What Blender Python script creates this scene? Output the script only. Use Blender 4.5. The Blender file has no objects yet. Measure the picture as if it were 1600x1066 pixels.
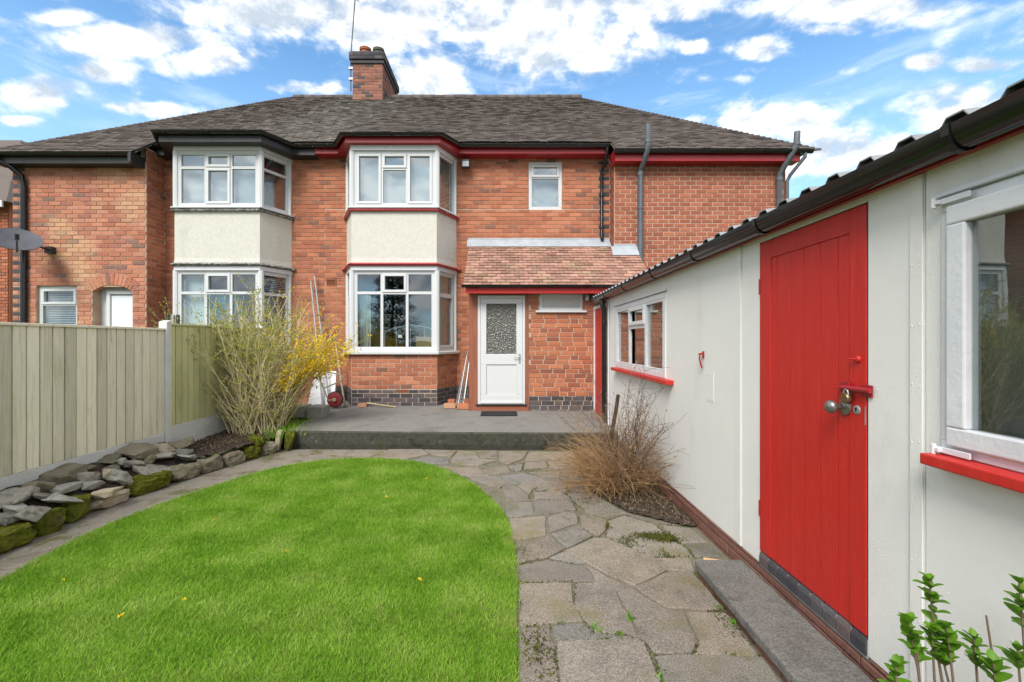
import bpy, math, random
import numpy as np
from mathutils import Vector
R = math.radians
rng = random.Random(11)
nr = np.random.default_rng(7)
sc = bpy.context.scene
COL = sc.collection

# ------------------------------------------------------------------ camera
cd = bpy.data.cameras.new('camera'); cam = bpy.data.objects.new('camera', cd); COL.objects.link(cam)
cam.location = (0, 0, 1.6); cam.rotation_euler = (R(90), 0, 0)
cd.sensor_width = 36; cd.lens = 16.0; cd.shift_x = 0.0075; cd.clip_start = .05; cd.clip_end = 3000
sc.camera = cam
# ------------------------------------------------------------------ sun and exposure
SUN = Vector((-.27, -.65, .71)).normalized()
sl = bpy.data.lights.new('sun', 'SUN'); so = bpy.data.objects.new('sun', sl); COL.objects.link(so)
sl.energy = 1.75; sl.angle = R(28); sl.color = (1, .955, .88)
so.rotation_euler = (-SUN).to_track_quat('-Z', 'Y').to_euler()
vs = sc.view_settings
vs.view_transform = 'Standard'; vs.look = 'None'; vs.exposure = 1.33; vs.gamma = 1; vs.use_curve_mapping = False
sc.render.engine = 'CYCLES'
sc.cycles.max_bounces = 6; sc.cycles.transparent_max_bounces = 12; sc.cycles.diffuse_bounces = 3
sc.cycles.glossy_bounces = 3; sc.cycles.caustics_reflective = False; sc.cycles.caustics_refractive = False
try: sc.cycles.use_denoising = True
except Exception: pass

# ------------------------------------------------------------------ node helper
class NT:
    def __init__(s, tree): s.t = tree; s.n = tree.nodes; s.l = tree.links
    def add(s, typ, **kw):
        n = s.n.new(typ)
        for k, v in kw.items(): setattr(n, k, v)
        return n
    def set(s, sock, v):
        if isinstance(v, bpy.types.NodeSocket): s.l.new(v, sock)
        elif v is not None: sock.default_value = v
    def math(s, op, a, b=None, c=None, clamp=False):
        n = s.add('ShaderNodeMath', operation=op, use_clamp=clamp)
        for i, v in enumerate((a, b, c)):
            if v is not None: s.set(n.inputs[i], v)
        return n.outputs[0]
    def vm(s, op, a, b=None):
        n = s.add('ShaderNodeVectorMath', operation=op)
        s.set(n.inputs[0], a)
        if b is not None: s.set(n.inputs[1], b)
        return n.outputs['Value'] if op in ('LENGTH', 'DOT_PRODUCT') else n.outputs[0]
    def noise(s, vec, scale, detail=5, rough=.55, dist=0):
        n = s.add('ShaderNodeTexNoise')
        s.set(n.inputs['Vector'], vec); s.set(n.inputs['Scale'], scale); n.inputs['Detail'].default_value = detail
        n.inputs['Roughness'].default_value = rough; n.inputs['Distortion'].default_value = dist
        return n.outputs['Fac']
    def mapr(s, v, a, b, c=0., d=1., smooth=True):
        n = s.add('ShaderNodeMapRange', interpolation_type='SMOOTHSTEP' if smooth else 'LINEAR')
        for i, x in enumerate((v, a, b, c, d)): s.set(n.inputs[i], x)
        return n.outputs[0]
    def ramp(s, v, stops, const=False):
        n = s.add('ShaderNodeValToRGB'); cr = n.color_ramp
        if const: cr.interpolation = 'CONSTANT'
        while len(cr.elements) < len(stops): cr.elements.new(.5)
        for e, (p, c) in zip(cr.elements, stops): e.position = p; e.color = (*c, 1)
        s.set(n.inputs[0], v); return n.outputs[0]
    def mix(s, f, a, b, mode='MIX'):
        n = s.add('ShaderNodeMix', data_type='RGBA', blend_type=mode)
        s.set(n.inputs[0], f)
        for i, v in ((6, a), (7, b)): s.set(n.inputs[i], (*v, 1) if isinstance(v, tuple) and len(v) == 3 else v)
        return n.outputs[2]
    def mul(s, col, val):
        return s.vm('SCALE', col) if False else s._scale(col, val)
    def _scale(s, col, val):
        n = s.add('ShaderNodeVectorMath', operation='SCALE'); s.set(n.inputs[0], col); s.set(n.inputs['Scale'], val)
        return n.outputs[0]

# ------------------------------------------------------------------ world: sky with cumulus
w = bpy.data.worlds.new('World'); sc.world = w; w.use_nodes = True
T = NT(w.node_tree); T.n.clear()
out = T.add('ShaderNodeOutputWorld'); bg = T.add('ShaderNodeBackground'); T.l.new(bg.outputs[0], out.inputs[0])
bg.inputs[1].default_value = .125
sky = T.add('ShaderNodeTexSky', sky_type='NISHITA'); sky.sun_disc = False
sky.sun_elevation = math.asin(SUN.z); sky.sun_rotation = math.atan2(SUN.x, SUN.y); sky.altitude = 100
sky.air_density = 1.0; sky.dust_density = .6; sky.ozone_density = 2.0
tc = T.add('ShaderNodeTexCoord'); D = tc.outputs['Generated']
sep = T.add('ShaderNodeSeparateXYZ'); T.l.new(D, sep.inputs[0])
dy = T.math('MAXIMUM', sep.outputs[1], .02)
q = T._scale(D, T.math('DIVIDE', 1., dy))
CL = [(65,145,78,30,1),(30,190,34,10,.8),(235,62,130,30,1),(310,92,75,26,1),(100,28,55,14,.7),(165,112,60,17,.8),(225,170,75,11,.7),(430,22,190,36,1),
      (590,45,120,38,1),(665,122,72,38,1),(480,138,75,12,.7),(860,62,170,56,1),(735,45,80,32,1),(950,12,150,28,1),(1078,72,34,14,.9),
      (1180,77,44,21,1),(1340,14,170,30,1),(1300,46,60,12,.7),(1440,97,34,14,.9),(1530,103,48,14,.9),(1520,168,140,46,1),
      (1215,188,105,34,1),(1330,240,115,48,1),(1120,188,70,12,.6),(1240,110,150,9,.42),(1130,122,70,9,.45),(1430,150,60,8,.4),(650,25,60,30,1)]
acc = None
for (cx, cy, rx, ry, k) in CL:
    v = T.vm('SUBTRACT', q, ((cx - 788) / 711, 1, (533 - cy) / 711))
    v = T.vm('MULTIPLY', v, (711 / rx, 0, 711 / ry))
    b = T.mapr(T.vm('LENGTH', v), 0., 1.6, k * 1.06, 0.)
    acc = b if acc is None else T.math('MAXIMUM', acc, b)
front = T.mapr(sep.outputs[1], .35, .55)
inview = T.math('MULTIPLY', front, T.mapr(sep.outputs[2], .64, .52))
P3 = T.vm('MULTIPLY', D, (1., 1., 1.7))
big = T.mapr(T.noise(P3, 2.6, 2), .27, .50)
cov = T.math('ADD', T.math('MULTIPLY', acc, inview), T.math('MULTIPLY', big, T.math('SUBTRACT', 1., inview)))
n1 = T.noise(P3, 7.5, 10, .62, .15)
up = tuple(SUN[i] * .012 * (1, 1, 1.7)[i] + (0, 0, .022)[i] for i in range(3))
n2 = T.noise(T.vm('ADD', P3, up), 7.5, 10, .62, .15)
n3 = T.noise(P3, 30., 8, .6, .1)
dens = T.math('ADD', cov, T.math('MULTIPLY', T.math('SUBTRACT', n1, .5), 2.5))
dens = T.math('ADD', dens, T.math('MULTIPLY', T.math('SUBTRACT', n3, .5), .55))
mask = T.mapr(dens, .12, .88)
lit = T.math('ADD', .66, T.math('MULTIPLY', T.math('SUBTRACT', n1, n2), 5.5))
lit = T.math('ADD', lit, T.math('MULTIPLY', T.math('SUBTRACT', n3, .5), .7))
lit = T.math('SUBTRACT', lit, T.math('MULTIPLY', T.mapr(dens, .6, 1.3), .30), clamp=True)
ccol = T.ramp(lit, [(0., (2.1, 2.4, 2.75)), (.4, (2.9, 3.1, 3.35)), (.62, (3.5, 3.65, 3.8)), (.88, (4.5, 4.5, 4.5))])
skyc = T.mix(1., sky.outputs[0], (.55, .79, .87), 'MULTIPLY')
haze = T.mapr(sep.outputs[2], -.05, .50, .75, .04, False)
skyc = T.mix(haze, skyc, (2.5, 3.6, 4.7))
wisp = T.mapr(T.noise(T.vm('MULTIPLY', D, (1.4, 1.4, 7.)), 3.2, 7, .6, .6), .5, .82, 0., .32)
skyc = T.mix(wisp, skyc, (4.4, 4.8, 5.2))
T.l.new(T.mix(T.math('MULTIPLY', mask, .97), skyc, ccol), bg.inputs[0])
try: w.cycles.sampling_method = 'MANUAL'; w.cycles.sample_map_resolution = 512
except Exception: pass

# ------------------------------------------------------------------ materials
def new_mat(name):
    m = bpy.data.materials.new(name); m.use_nodes = True
    t = NT(m.node_tree); bs = t.n['Principled BSDF']
    geo = t.add('ShaderNodeNewGeometry'); oi = t.add('ShaderNodeObjectInfo')
    return m, t, bs, geo, oi
def rnd_val(t, geo, oi):
    return t.math('FRACT', t.math('ADD', oi.outputs['Random'], t.math('MULTIPLY', geo.outputs['Random Per Island'], 7.31)))
def pmat(name, cols, scale=6, rough=.7, spec=.3, bump=0, bscale=60, rnd=0, stretch=(1, 1, 1), metal=0, layers=(), fine=0, fscale=150, coat=0):
    m, t, bs, geo, oi = new_mat(name)
    pos = t.vm('MULTIPLY', geo.outputs['Position'], stretch)
    if rnd:
        off = t._scale((13.7, 9.1, 5.3), rnd_val(t, geo, oi)); pos = t.vm('ADD', pos, off)
    if len(cols) == 1: c = t.mix(0., cols[0], cols[0])
    else:
        k = len(cols) - 1
        c = t.ramp(t.noise(pos, scale, 6, .6), [(.3 + .4 * i / k, cc) for i, cc in enumerate(cols)])
    if fine:
        f = t.noise(geo.outputs['Position'], fscale, 2, .7)
        c = t._scale(c, t.mapr(f, .3, .7, 1 - fine, 1 + fine))
    for (lc, lsc, lo, hi, amt, lst) in layers:
        lm = t.mapr(t.noise(t.vm('MULTIPLY', geo.outputs['Position'], lst), lsc, 8, .65), lo, hi, 0., amt)
        c = t.mix(lm, c, lc)
    if rnd: c = t._scale(c, t.mapr(rnd_val(t, geo, oi), 0., 1., 1 - rnd, 1 + rnd, False))
    t.l.new(c, bs.inputs['Base Color'])
    bs.inputs['Roughness'].default_value = rough; bs.inputs['Specular IOR Level'].default_value = spec
    bs.inputs['Metallic'].default_value = metal; bs.inputs['Coat Weight'].default_value = coat
    if bump:
        bn = t.add('ShaderNodeBump'); bn.inputs['Strength'].default_value = min(1, bump); bn.inputs['Distance'].default_value = .01
        t.l.new(t.noise(pos, bscale, 6, .65), bn.inputs['Height']); t.l.new(bn.outputs[0], bs.inputs['Normal'])
    return m
def brick_mat(name, stops, patch=None, weather=.12):
    m, t, bs, geo, oi = new_mat(name)
    r = rnd_val(t, geo, oi)
    c = t.ramp(r, stops, True)
    r2 = t.math('FRACT', t.math('MULTIPLY', r, 17.3))
    c = t._scale(c, t.mapr(r2, 0., 1., .90, 1.09, False))
    pos = geo.outputs['Position']
    if patch:
        (pc, psc, lo, hi, amt) = patch
        c = t.mix(t.math('MULTIPLY', t.mapr(t.noise(pos, psc, 3), lo, hi, 0., amt), t.mapr(r2, .1, .6, .3, 1.)), c, pc)
    f = t.noise(pos, 38, 7, .7)
    c = t._scale(c, t.mapr(f, .25, .75, .78, 1.2))
    c = t.mix(t.mapr(t.noise(pos, 3.2, 8, .7), .58, .78, 0., weather), c, (.10, .085, .075))
    c = t.mix(t.mapr(t.noise(t.vm('ADD', pos, (5, 3, 1)), 9, 8, .75), .62, .8, 0., weather * 2), c, (.50, .40, .32))
    t.l.new(c, bs.inputs['Base Color']); bs.inputs['Roughness'].default_value = .85; bs.inputs['Specular IOR Level'].default_value = .2
    bn = t.add('ShaderNodeBump'); bn.inputs['Strength'].default_value = .5; bn.inputs['Distance'].default_value = .006
    t.l.new(t.noise(pos, 90, 5, .7), bn.inputs['Height']); t.l.new(bn.outputs[0], bs.inputs['Normal'])
    return m
def glass_mat(name, base=.08, tint=(.85, .9, .9), rough=0., bump=None):
    m, t, bs, geo, oi = new_mat(name); t.n.remove(bs)
    o = t.n['Material Output']
    lw = t.add('ShaderNodeLayerWeight'); lw.inputs[0].default_value = .5
    fac = t.math('ADD', base, t.math('MULTIPLY', t.math('POWER', lw.outputs['Facing'], 3.), .75), clamp=True)
    tr = t.add('ShaderNodeBsdfTransparent'); tr.inputs[0].default_value = (*tint, 1)
    gl = t.add('ShaderNodeBsdfGlossy'); gl.inputs['Roughness'].default_value = rough; gl.inputs[0].default_value = (.95, .97, 1, 1)
    mx = t.add('ShaderNodeMixShader'); t.l.new(fac, mx.inputs[0]); t.l.new(tr.outputs[0], mx.inputs[1]); t.l.new(gl.outputs[0], mx.inputs[2])
    bn = t.add('ShaderNodeBump'); bn.inputs['Strength'].default_value = .04; bn.inputs['Distance'].default_value = .02
    t.l.new(t.noise(geo.outputs['Position'], 2.5, 1), bn.inputs['Height'])
    t.l.new(bn.outputs[0], gl.inputs['Normal'])
    t.l.new(mx.outputs[0], o.inputs[0]); return m
def obscure_mat(name):
    m, t, bs, geo, oi = new_mat(name)
    v = t.add('ShaderNodeTexVoronoi'); v.inputs['Scale'].default_value = 34; t.l.new(geo.outputs['Position'], v.inputs['Vector'])
    bn = t.add('ShaderNodeBump'); bn.inputs['Strength'].default_value = 1; bn.inputs['Distance'].default_value = .02
    t.l.new(v.outputs['Distance'], bn.inputs['Height']); t.l.new(bn.outputs[0], bs.inputs['Normal'])
    bs.inputs['Base Color'].default_value = (.16, .155, .14, 1); bs.inputs['Roughness'].default_value = .2; bs.inputs['Specular IOR Level'].default_value = .8
    bs.inputs['Transmission Weight'].default_value = .25
    return m
def leaf_mat(name, cols, trans=.35, rough=.5, scale=4, spec=.25):
    m, t, bs, geo, oi = new_mat(name)
    r = rnd_val(t, geo, oi); k = len(cols) - 1
    nz = t.noise(geo.outputs['Position'], scale, 4, .6)
    c = t.ramp(t.math('ADD', t.math('MULTIPLY', r, .5), t.math('MULTIPLY', t.mapr(nz, .3, .7), .5)), [(i / max(k, 1), cc) for i, cc in enumerate(cols)])
    t.l.new(c, bs.inputs['Base Color']); bs.inputs['Roughness'].default_value = rough; bs.inputs['Specular IOR Level'].default_value = spec
    tl = t.add('ShaderNodeBsdfTranslucent'); t.l.new(c, tl.inputs[0])
    mx = t.add('ShaderNodeMixShader'); mx.inputs[0].default_value = trans
    t.l.new(bs.outputs[0], mx.inputs[1]); t.l.new(tl.outputs[0], mx.inputs[2]); t.l.new(mx.outputs[0], t.n['Material Output'].inputs[0])
    return m

MT = {}
MT['brick'] = brick_mat('old_brick', [(0, (0.404, 0.149, 0.083)), (.2, (0.441, 0.170, 0.095)), (.38, (0.373, 0.131, 0.076)), (.54, (0.467, 0.189, 0.109)), (.68, (0.343, 0.124, 0.077)), (.8, (0.422, 0.152, 0.084)), (.915, (0.320, 0.137, 0.090)), (.965, (0.236, 0.111, 0.080))])
MT['brick_porch'] = brick_mat('porch_brick', [(0, (0.417, 0.152, 0.080)), (.2, (0.454, 0.172, 0.090)), (.4, (0.380, 0.131, 0.073)), (.55, (0.319, 0.113, 0.067)), (.72, (0.429, 0.156, 0.081)), (.9, (0.271, 0.105, 0.066))])
MT['brick_new'] = brick_mat('extension_brick', [(0, (0.342, 0.114, 0.068)), (.25, (0.367, 0.127, 0.074)), (.5, (0.317, 0.106, 0.064)), (.75, (0.386, 0.136, 0.079)), (.92, (0.293, 0.101, 0.063))], weather=.06)
MT['brick_pink'] = brick_mat('neighbour_brick', [(0, (0.425, 0.170, 0.106)), (.2, (0.473, 0.197, 0.124)), (.4, (0.387, 0.143, 0.093)), (.6, (0.456, 0.205, 0.138)), (.8, (0.360, 0.150, 0.110)), (.93, (0.232, 0.136, 0.110))], ((0.559, 0.341, 0.199), .8, .5, .62, .75), .15)
MT['brick_dark'] = brick_mat('blue_brick', [(0, (.075, .07, .078)), (.3, (.10, .09, .098)), (.6, (.06, .058, .066)), (.85, (.13, .10, .10))], weather=.3)
MT['brick_plinth'] = brick_mat('plinth_brick', [(0, (0.190, 0.091, 0.069)), (.3, (0.227, 0.107, 0.081)), (.6, (0.161, 0.080, 0.063)), (.85, (0.257, 0.137, 0.102))], weather=.3)
MT['brick_chim'] = brick_mat('chimney_brick', [(0, (0.282, 0.115, 0.080)), (.3, (0.340, 0.151, 0.099)), (.5, (0.227, 0.098, 0.072)), (.7, (0.098, 0.076, 0.072)), (.82, (0.357, 0.142, 0.091))], weather=.4)
MT['mortar'] = pmat('mortar', [(.46, .36, .28), (.56, .45, .36)], 12, .95, .1, .4, 120)
MT['mortar_red'] = pmat('mortar_red', [(.36, .22, .16), (.52, .38, .28)], 5, .95, .1, .4, 120)
MT['mortar_pale'] = pmat('mortar_pale', [(.60, .50, .40), (.52, .42, .33)], 12, .95, .1, .4, 120)
MT['mortar_grey'] = pmat('mortar_grey', [(.36, .34, .32), (.26, .25, .24)], 12, .95, .1, .4, 120)
MT['tile'] = pmat('roof_tile', [(.10, .078, .068), (.135, .11, .098), (.112, .093, .086)], 2.5, .85, .2, .5, 70, .19,
                  layers=[((.22, .22, .20), 5., .58, .78, .35, (1, 1, 1)), ((.07, .075, .05), 3., .55, .75, .5, (1, 1, 1))])
MT['tile_lichen'] = pmat('roof_tile_lichen', [(.12, .10, .088), (.15, .13, .115), (.13, .115, .10)], 2.5, .88, .2, .5, 70, .19,
                         layers=[((.30, .30, .27), 6., .48, .68, .6, (1, 1, 1)), ((.30, .32, .26), 26., .55, .7, .6, (1, 1, 1))])
MT['tile_porch'] = pmat('porch_tile', [(.37, .165, .13), (.29, .17, .125), (.40, .22, .17), (.26, .175, .12)], 1.2, .85, .2, .5, 60, .24,
                        layers=[((.24, .22, .12), 2.2, .5, .72, .6, (1, 1, 1)), ((.50, .42, .34), 14., .58, .74, .5, (1, 1, 1))])
MT['lead'] = pmat('lead', [(.30, .33, .37), (.42, .45, .48)], 5, .55, .5, .3, 25)
MT['white'] = pmat('white_plastic', [(.61, .62, .63)], 5, .3, .4)
MT['white_paint'] = pmat('white_paint', [(.70, .71, .73), (.62, .63, .67)], 9, .4, .4, .25, 40)
MT['pebble'] = pmat('pebbledash', [(.58, .56, .50), (.70, .68, .62)], 30, .95, .1, 1., 130, layers=[((.40, .38, .33), 3., .55, .8, .35, (1, 1, .3))], fine=.22, fscale=160)
MT['panel'] = pmat('cream_panel', [(.83, .82, .79), (.78, .77, .745)], 1.6, .55, .3, .5, 240, layers=[((.52, .50, .43), 2.4, .54, .78, .36, (1, 1, .3)), ((.40, .40, .28), 7., .64, .80, .25, (1, 1, .22))])
MT['red'] = pmat('red_paint', [(.60, .024, .017), (.52, .019, .014), (.57, .03, .022)], 3, .40, .45, .35, 30, stretch=(8, 8, .8), layers=[((.62, .30, .24), 42., .715, .74, .6, (1, 1, .5)), ((.34, .03, .02), 4., .60, .82, .4, (2, 2, .5))])
MT['red_dull'] = pmat('red_gloss', [(.36, .02, .026), (.30, .016, .022)], 3, .3, .5)
MT['black'] = pmat('black_plastic', [(.008, .008, .009), (.014, .014, .015)], 8, .16, .5)
MT['pipe_grey'] = pmat('grey_pipe', [(.09, .10, .115), (.12, .13, .145)], 8, .4, .5)
MT['trim_old'] = pmat('peeling_black_paint', [(.05, .05, .05), (.12, .12, .11), (.5, .5, .48)], 18, .6, .3)
MT['blackpaint'] = pmat('black_paint', [(.02, .02, .022), (.035, .035, .035)], 8, .45, .4)
MT['wood_brown'] = pmat('brown_timber', [(.25, .085, .05), (.30, .11, .065), (.22, .07, .04)], 3, .6, .3, .3, 40, stretch=(9, 9, .7))
MT['fence'] = pmat('fence_board', [(.64, .565, .42), (.82, .745, .58), (.72, .64, .47)], 2.2, .9, .15, .7, 9, .2, (13, 13, .8),
                   layers=[((.40, .38, .19), 1.7, .52, .76, .45, (1, 1.6, .6)), ((.16, .15, .11), 5., .60, .78, .6, (3, 3, .4))])
MT['fence_green'] = pmat('fence_board_green', [(.50, .47, .22), (.60, .57, .31), (.53, .50, .24)], 2.2, .9, .15, .7, 9, .1, (13, 13, .8),
                         layers=[((.22, .25, .07), 1.7, .48, .74, .5, (1, 1.6, .6))])
MT['concrete'] = pmat('concrete', [(.60, .59, .55), (.68, .67, .63)], 4, .9, .2, .5, 70, layers=[((.30, .32, .20), 3., .55, .75, .45, (1, 1, 1))], fine=.12)
MT['slab'] = pmat('paving_slab', [(.165, .15, .132), (.23, .21, .185), (.185, .172, .155)], 2.4, .92, .2, .9, 60, .13,
                  layers=[((.075, .075, .07), 5., .50, .78, .6, (1, 1, 1)), ((.40, .375, .33), 16., .60, .74, .45, (1, 1, 1)), ((.15, .14, .05), 2.1, .50, .68, .6, (1, 1, 1)), ((.035, .04, .012), 9., .63, .72, .7, (1, 1, 1))], fine=.40, fscale=120)
_t = NT(MT['slab'].node_tree); _bs = _t.n['Principled BSDF']; _src = _bs.inputs['Base Color'].links[0].from_socket
_oi = _t.add('ShaderNodeObjectInfo'); _t.l.new(_t.mix(1., _src, _t.ramp(_t.math('FRACT', _t.math('MULTIPLY', _oi.outputs['Random'], 5.7)), [(0, (1.07, 1.0, .93)), (.35, (1.0, 1., .98)), (.55, (1.03, 1.0, .96)), (.85, (.93, .96, .99))], True), 'MULTIPLY'), _bs.inputs['Base Color'])
MT['bedding'] = pmat('path_joint', [(.13, .115, .085), (.19, .17, .135), (.10, .105, .045)], 6, .95, .1, .8, 50, layers=[((.10, .15, .03), 4., .52, .66, .75, (1, 1, 1))], fine=.3)
MT['strip'] = pmat('mossy_concrete', [(.15, .125, .095), (.25, .22, .18), (.20, .185, .16)], 3, .95, .1, .9, 35, layers=[((.10, .10, .028), 3.2, .50, .64, .8, (1, 1, 1)), ((.09, .085, .08), 6., .58, .75, .6, (1, 1, 1))], fine=.3)
MT['patio'] = pmat('patio_concrete', [(.155, .148, .137), (.225, .217, .20), (.185, .178, .167)], 1.6, .93, .15, .8, 70, layers=[((.36, .33, .25), 1.1, .56, .72, .5, (1, 1, 1)), ((.6, .6, .58), 9., .705, .72, .8, (1, 1, 1)), ((.09, .088, .08), 2.2, .55, .72, .5, (1, 1, 1)), ((.17, .17, .07), 2.4, .62, .76, .4, (1, 1, 1))], fine=.35, fscale=110)
MT['step'] = pmat('step_concrete', [(.115, .11, .10), (.175, .168, .155), (.135, .13, .12)], 3., .93, .15, .8, 60, layers=[((.33, .31, .22), 3., .58, .70, .6, (1, 1, 1)), ((.055, .055, .05), 5., .55, .72, .6, (1, 1, 1))], fine=.35, fscale=120)
MT['patio_edge'] = pmat('patio_edge', [(.035, .034, .027), (.075, .072, .058), (.05, .048, .04)], 7, .95, .1, 1., 45, layers=[((.22, .21, .18), 12., .58, .72, .6, (1, 1, 1)), ((.07, .08, .02), 4., .55, .7, .5, (1, 1, 1))], fine=.4)
MT['soil'] = pmat('soil', [(.035, .026, .02), (.075, .058, .045), (.05, .038, .03)], 20, .95, .1, 1., 60, fine=.5, fscale=90)
MT['lawn_soil'] = pmat('lawn_soil', [(.09, .16, .02), (.13, .19, .03), (.16, .15, .05)], 5, .95, .1, .5, 50)
MT['ground'] = pmat('ground', [(.08, .11, .03), (.11, .12, .05)], 1, .95, .1)
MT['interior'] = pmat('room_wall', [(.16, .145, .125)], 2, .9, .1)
MT['blind'] = pmat('blind_or_sky_sheet', [(.70, .74, .80)], 2, .9, .1)  # shared by real blinds and added sheets standing in for mirrored sky
MT['curtain'] = pmat('curtain', [(.60, .58, .52), (.48, .47, .42)], 9, .9, .1, stretch=(6, 6, .4))
MT['glass'] = glass_mat('window_glass', .11)
MT['glass_up'] = glass_mat('window_glass_upper', .22)
MT['obscure'] = obscure_mat('obscure_glass')
MT['slate'] = pmat('slate_stone', [(.105, .095, .078), (.29, .265, .22), (.17, .155, .13)], 9, .85, .25, 1., 22, .25, layers=[((.44, .42, .37), 20., .58, .70, .65, (1, 1, 1)), ((.12, .115, .045), 5., .60, .75, .5, (1, 1, 1))])
MT['brownstone'] = pmat('brown_stone', [(.15, .125, .08), (.23, .20, .14), (.18, .16, .12)], 6, .9, .15, 1., 22, .2, layers=[((.10, .105, .03), 5., .54, .72, .55, (1, 1, 1))])
MT['greystone'] = pmat('grey_stone', [(.22, .21, .18), (.34, .33, .29), (.26, .25, .22)], 7, .9, .15, 1., 22, .2, layers=[((.13, .14, .05), 6., .56, .72, .5, (1, 1, 1))])
MT['tanstone'] = pmat('tan_stone', [(.36, .29, .20), (.46, .39, .28), (.32, .26, .19)], 6, .9, .15, 1., 22, .15)
MT['moss'] = pmat('moss', [(.045, .055, .008), (.12, .125, .016), (.075, .07, .02)], 13, 1., .05, 1., 55, .15, layers=[((.09, .07, .045), 5., .55, .7, .7, (1, 1, 1))], fine=.35)
MT['steel'] = pmat('weathered_steel', [(.34, .35, .36), (.46, .47, .48)], 14, .45, .5, metal=.6)
MT['rust'] = pmat('rusty_frame', [(.28, .23, .15), (.36, .32, .22)], 14, .6, .3)
MT['redwheel'] = pmat('red_wheel', [(.26, .03, .035), (.20, .025, .03)], 14, .6, .3)
MT['rubber'] = pmat('rubber', [(.02, .02, .022)], 8, .7, .3)
MT['brass'] = pmat('old_brass', [(.28, .21, .10), (.20, .16, .09)], 30, .38, .5, metal=.85)
MT['knob'] = pmat('dull_metal', [(.22, .20, .18), (.32, .30, .28)], 30, .38, .5, metal=.8)
MT['timber'] = pmat('fresh_timber', [(.55, .34, .16), (.62, .42, .22)], 6, .7, .2, stretch=(3, 12, 3))
MT['card'] = pmat('cardboard', [(.42, .27, .13)], 6, .9, .1)
MT['terracotta'] = pmat('terracotta', [(.36, .13, .06), (.28, .10, .06)], 8, .85, .2, layers=[((.08, .07, .06), 6., .5, .7, .6, (1, 1, 1))])
MT['darkpot'] = pmat('sooty_pot', [(.09, .085, .07), (.15, .14, .11)], 10, .9, .2)
MT['stem'] = leaf_mat('forsythia_stem', [(.40, .33, .18), (.58, .50, .30), (.47, .40, .20)], 0, .8)
MT['twig'] = leaf_mat('brown_twig', [(.20, .11, .05), (.36, .22, .11), (.28, .17, .08)], 0, .8)
MT['twig_dark'] = leaf_mat('dark_twig', [(.11, .075, .06), (.19, .13, .09)], 0, .8)
MT['leaf_young'] = leaf_mat('young_leaf', [(.22, .27, .035), (.36, .38, .07), (.28, .33, .05)], .35)
MT['leaf_privet'] = leaf_mat('privet_leaf', [(.07, .19, .012), (.14, .31, .02), (.10, .25, .015)], .35, .4)
MT['petal'] = leaf_mat('yellow_petal', [(.80, .56, .01), (.86, .66, .02)], .3)
MT['grass'] = leaf_mat('grass_blade', [(.11, .26, .016), (.20, .40, .03), (.30, .48, .06), (.46, .57, .17)], .42, .6, 2.4, .12)
MT['conifer'] = leaf_mat('conifer_needles', [(.03, .06, .018), (.06, .10, .03), (.045, .08, .02)], .15)
MT['bark'] = pmat('bark', [(.10, .075, .05), (.16, .13, .10)], 10, .95, .1, .8, 30, stretch=(3, 3, .5))
MT['litter'] = leaf_mat('leaf_litter', [(.05, .035, .022), (.16, .11, .07), (.30, .22, .14)], 0, .9, 60)
MT['frosted'] = pmat('frosted_glass', [(.46, .47, .45), (.58, .59, .56)], 30, .25, .6, .8, 70)
MT['moss_tuft'] = leaf_mat('moss_tuft', [(.03, .035, .008), (.075, .08, .012), (.11, .12, .02)], .1, .9, 20)

# ------------------------------------------------------------------ geometry helpers
WL = {}          # world location of every object that parents others
def link(o, parent=None, loc=(0, 0, 0)):
    COL.objects.link(o)
    if parent is not None:
        p = WL[parent.name]; o.parent = parent
        o.location = (loc[0] - p[0], loc[1] - p[1], loc[2] - p[2])
    else: o.location = loc
    WL[o.name] = tuple(loc); return o
def tag(o, label=None, cat=None, group=None, kind=None):
    if label: o['label'] = label
    if cat: o['category'] = cat
    if group: o['group'] = group
    if kind: o['kind'] = kind
    return o
def thing(name, loc, label, cat, group=None):
    return tag(link(bpy.data.objects.new(name, None), None, loc), label, cat, group)
class Fr:                                   # vertical wall frame: u along the wall, d outward, z up
    def __init__(s, ox, oy, ang): s.o = (ox, oy); s.a = ang; s.u = (math.cos(ang), math.sin(ang)); s.n = (s.u[1], -s.u[0])
    def p(s, u, d, z): return (s.o[0] + s.u[0] * u + s.n[0] * d, s.o[1] + s.u[1] * u + s.n[1] * d, z)
W0 = Fr(0, 0, 0)                            # u = +X, outward d = -Y
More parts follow.
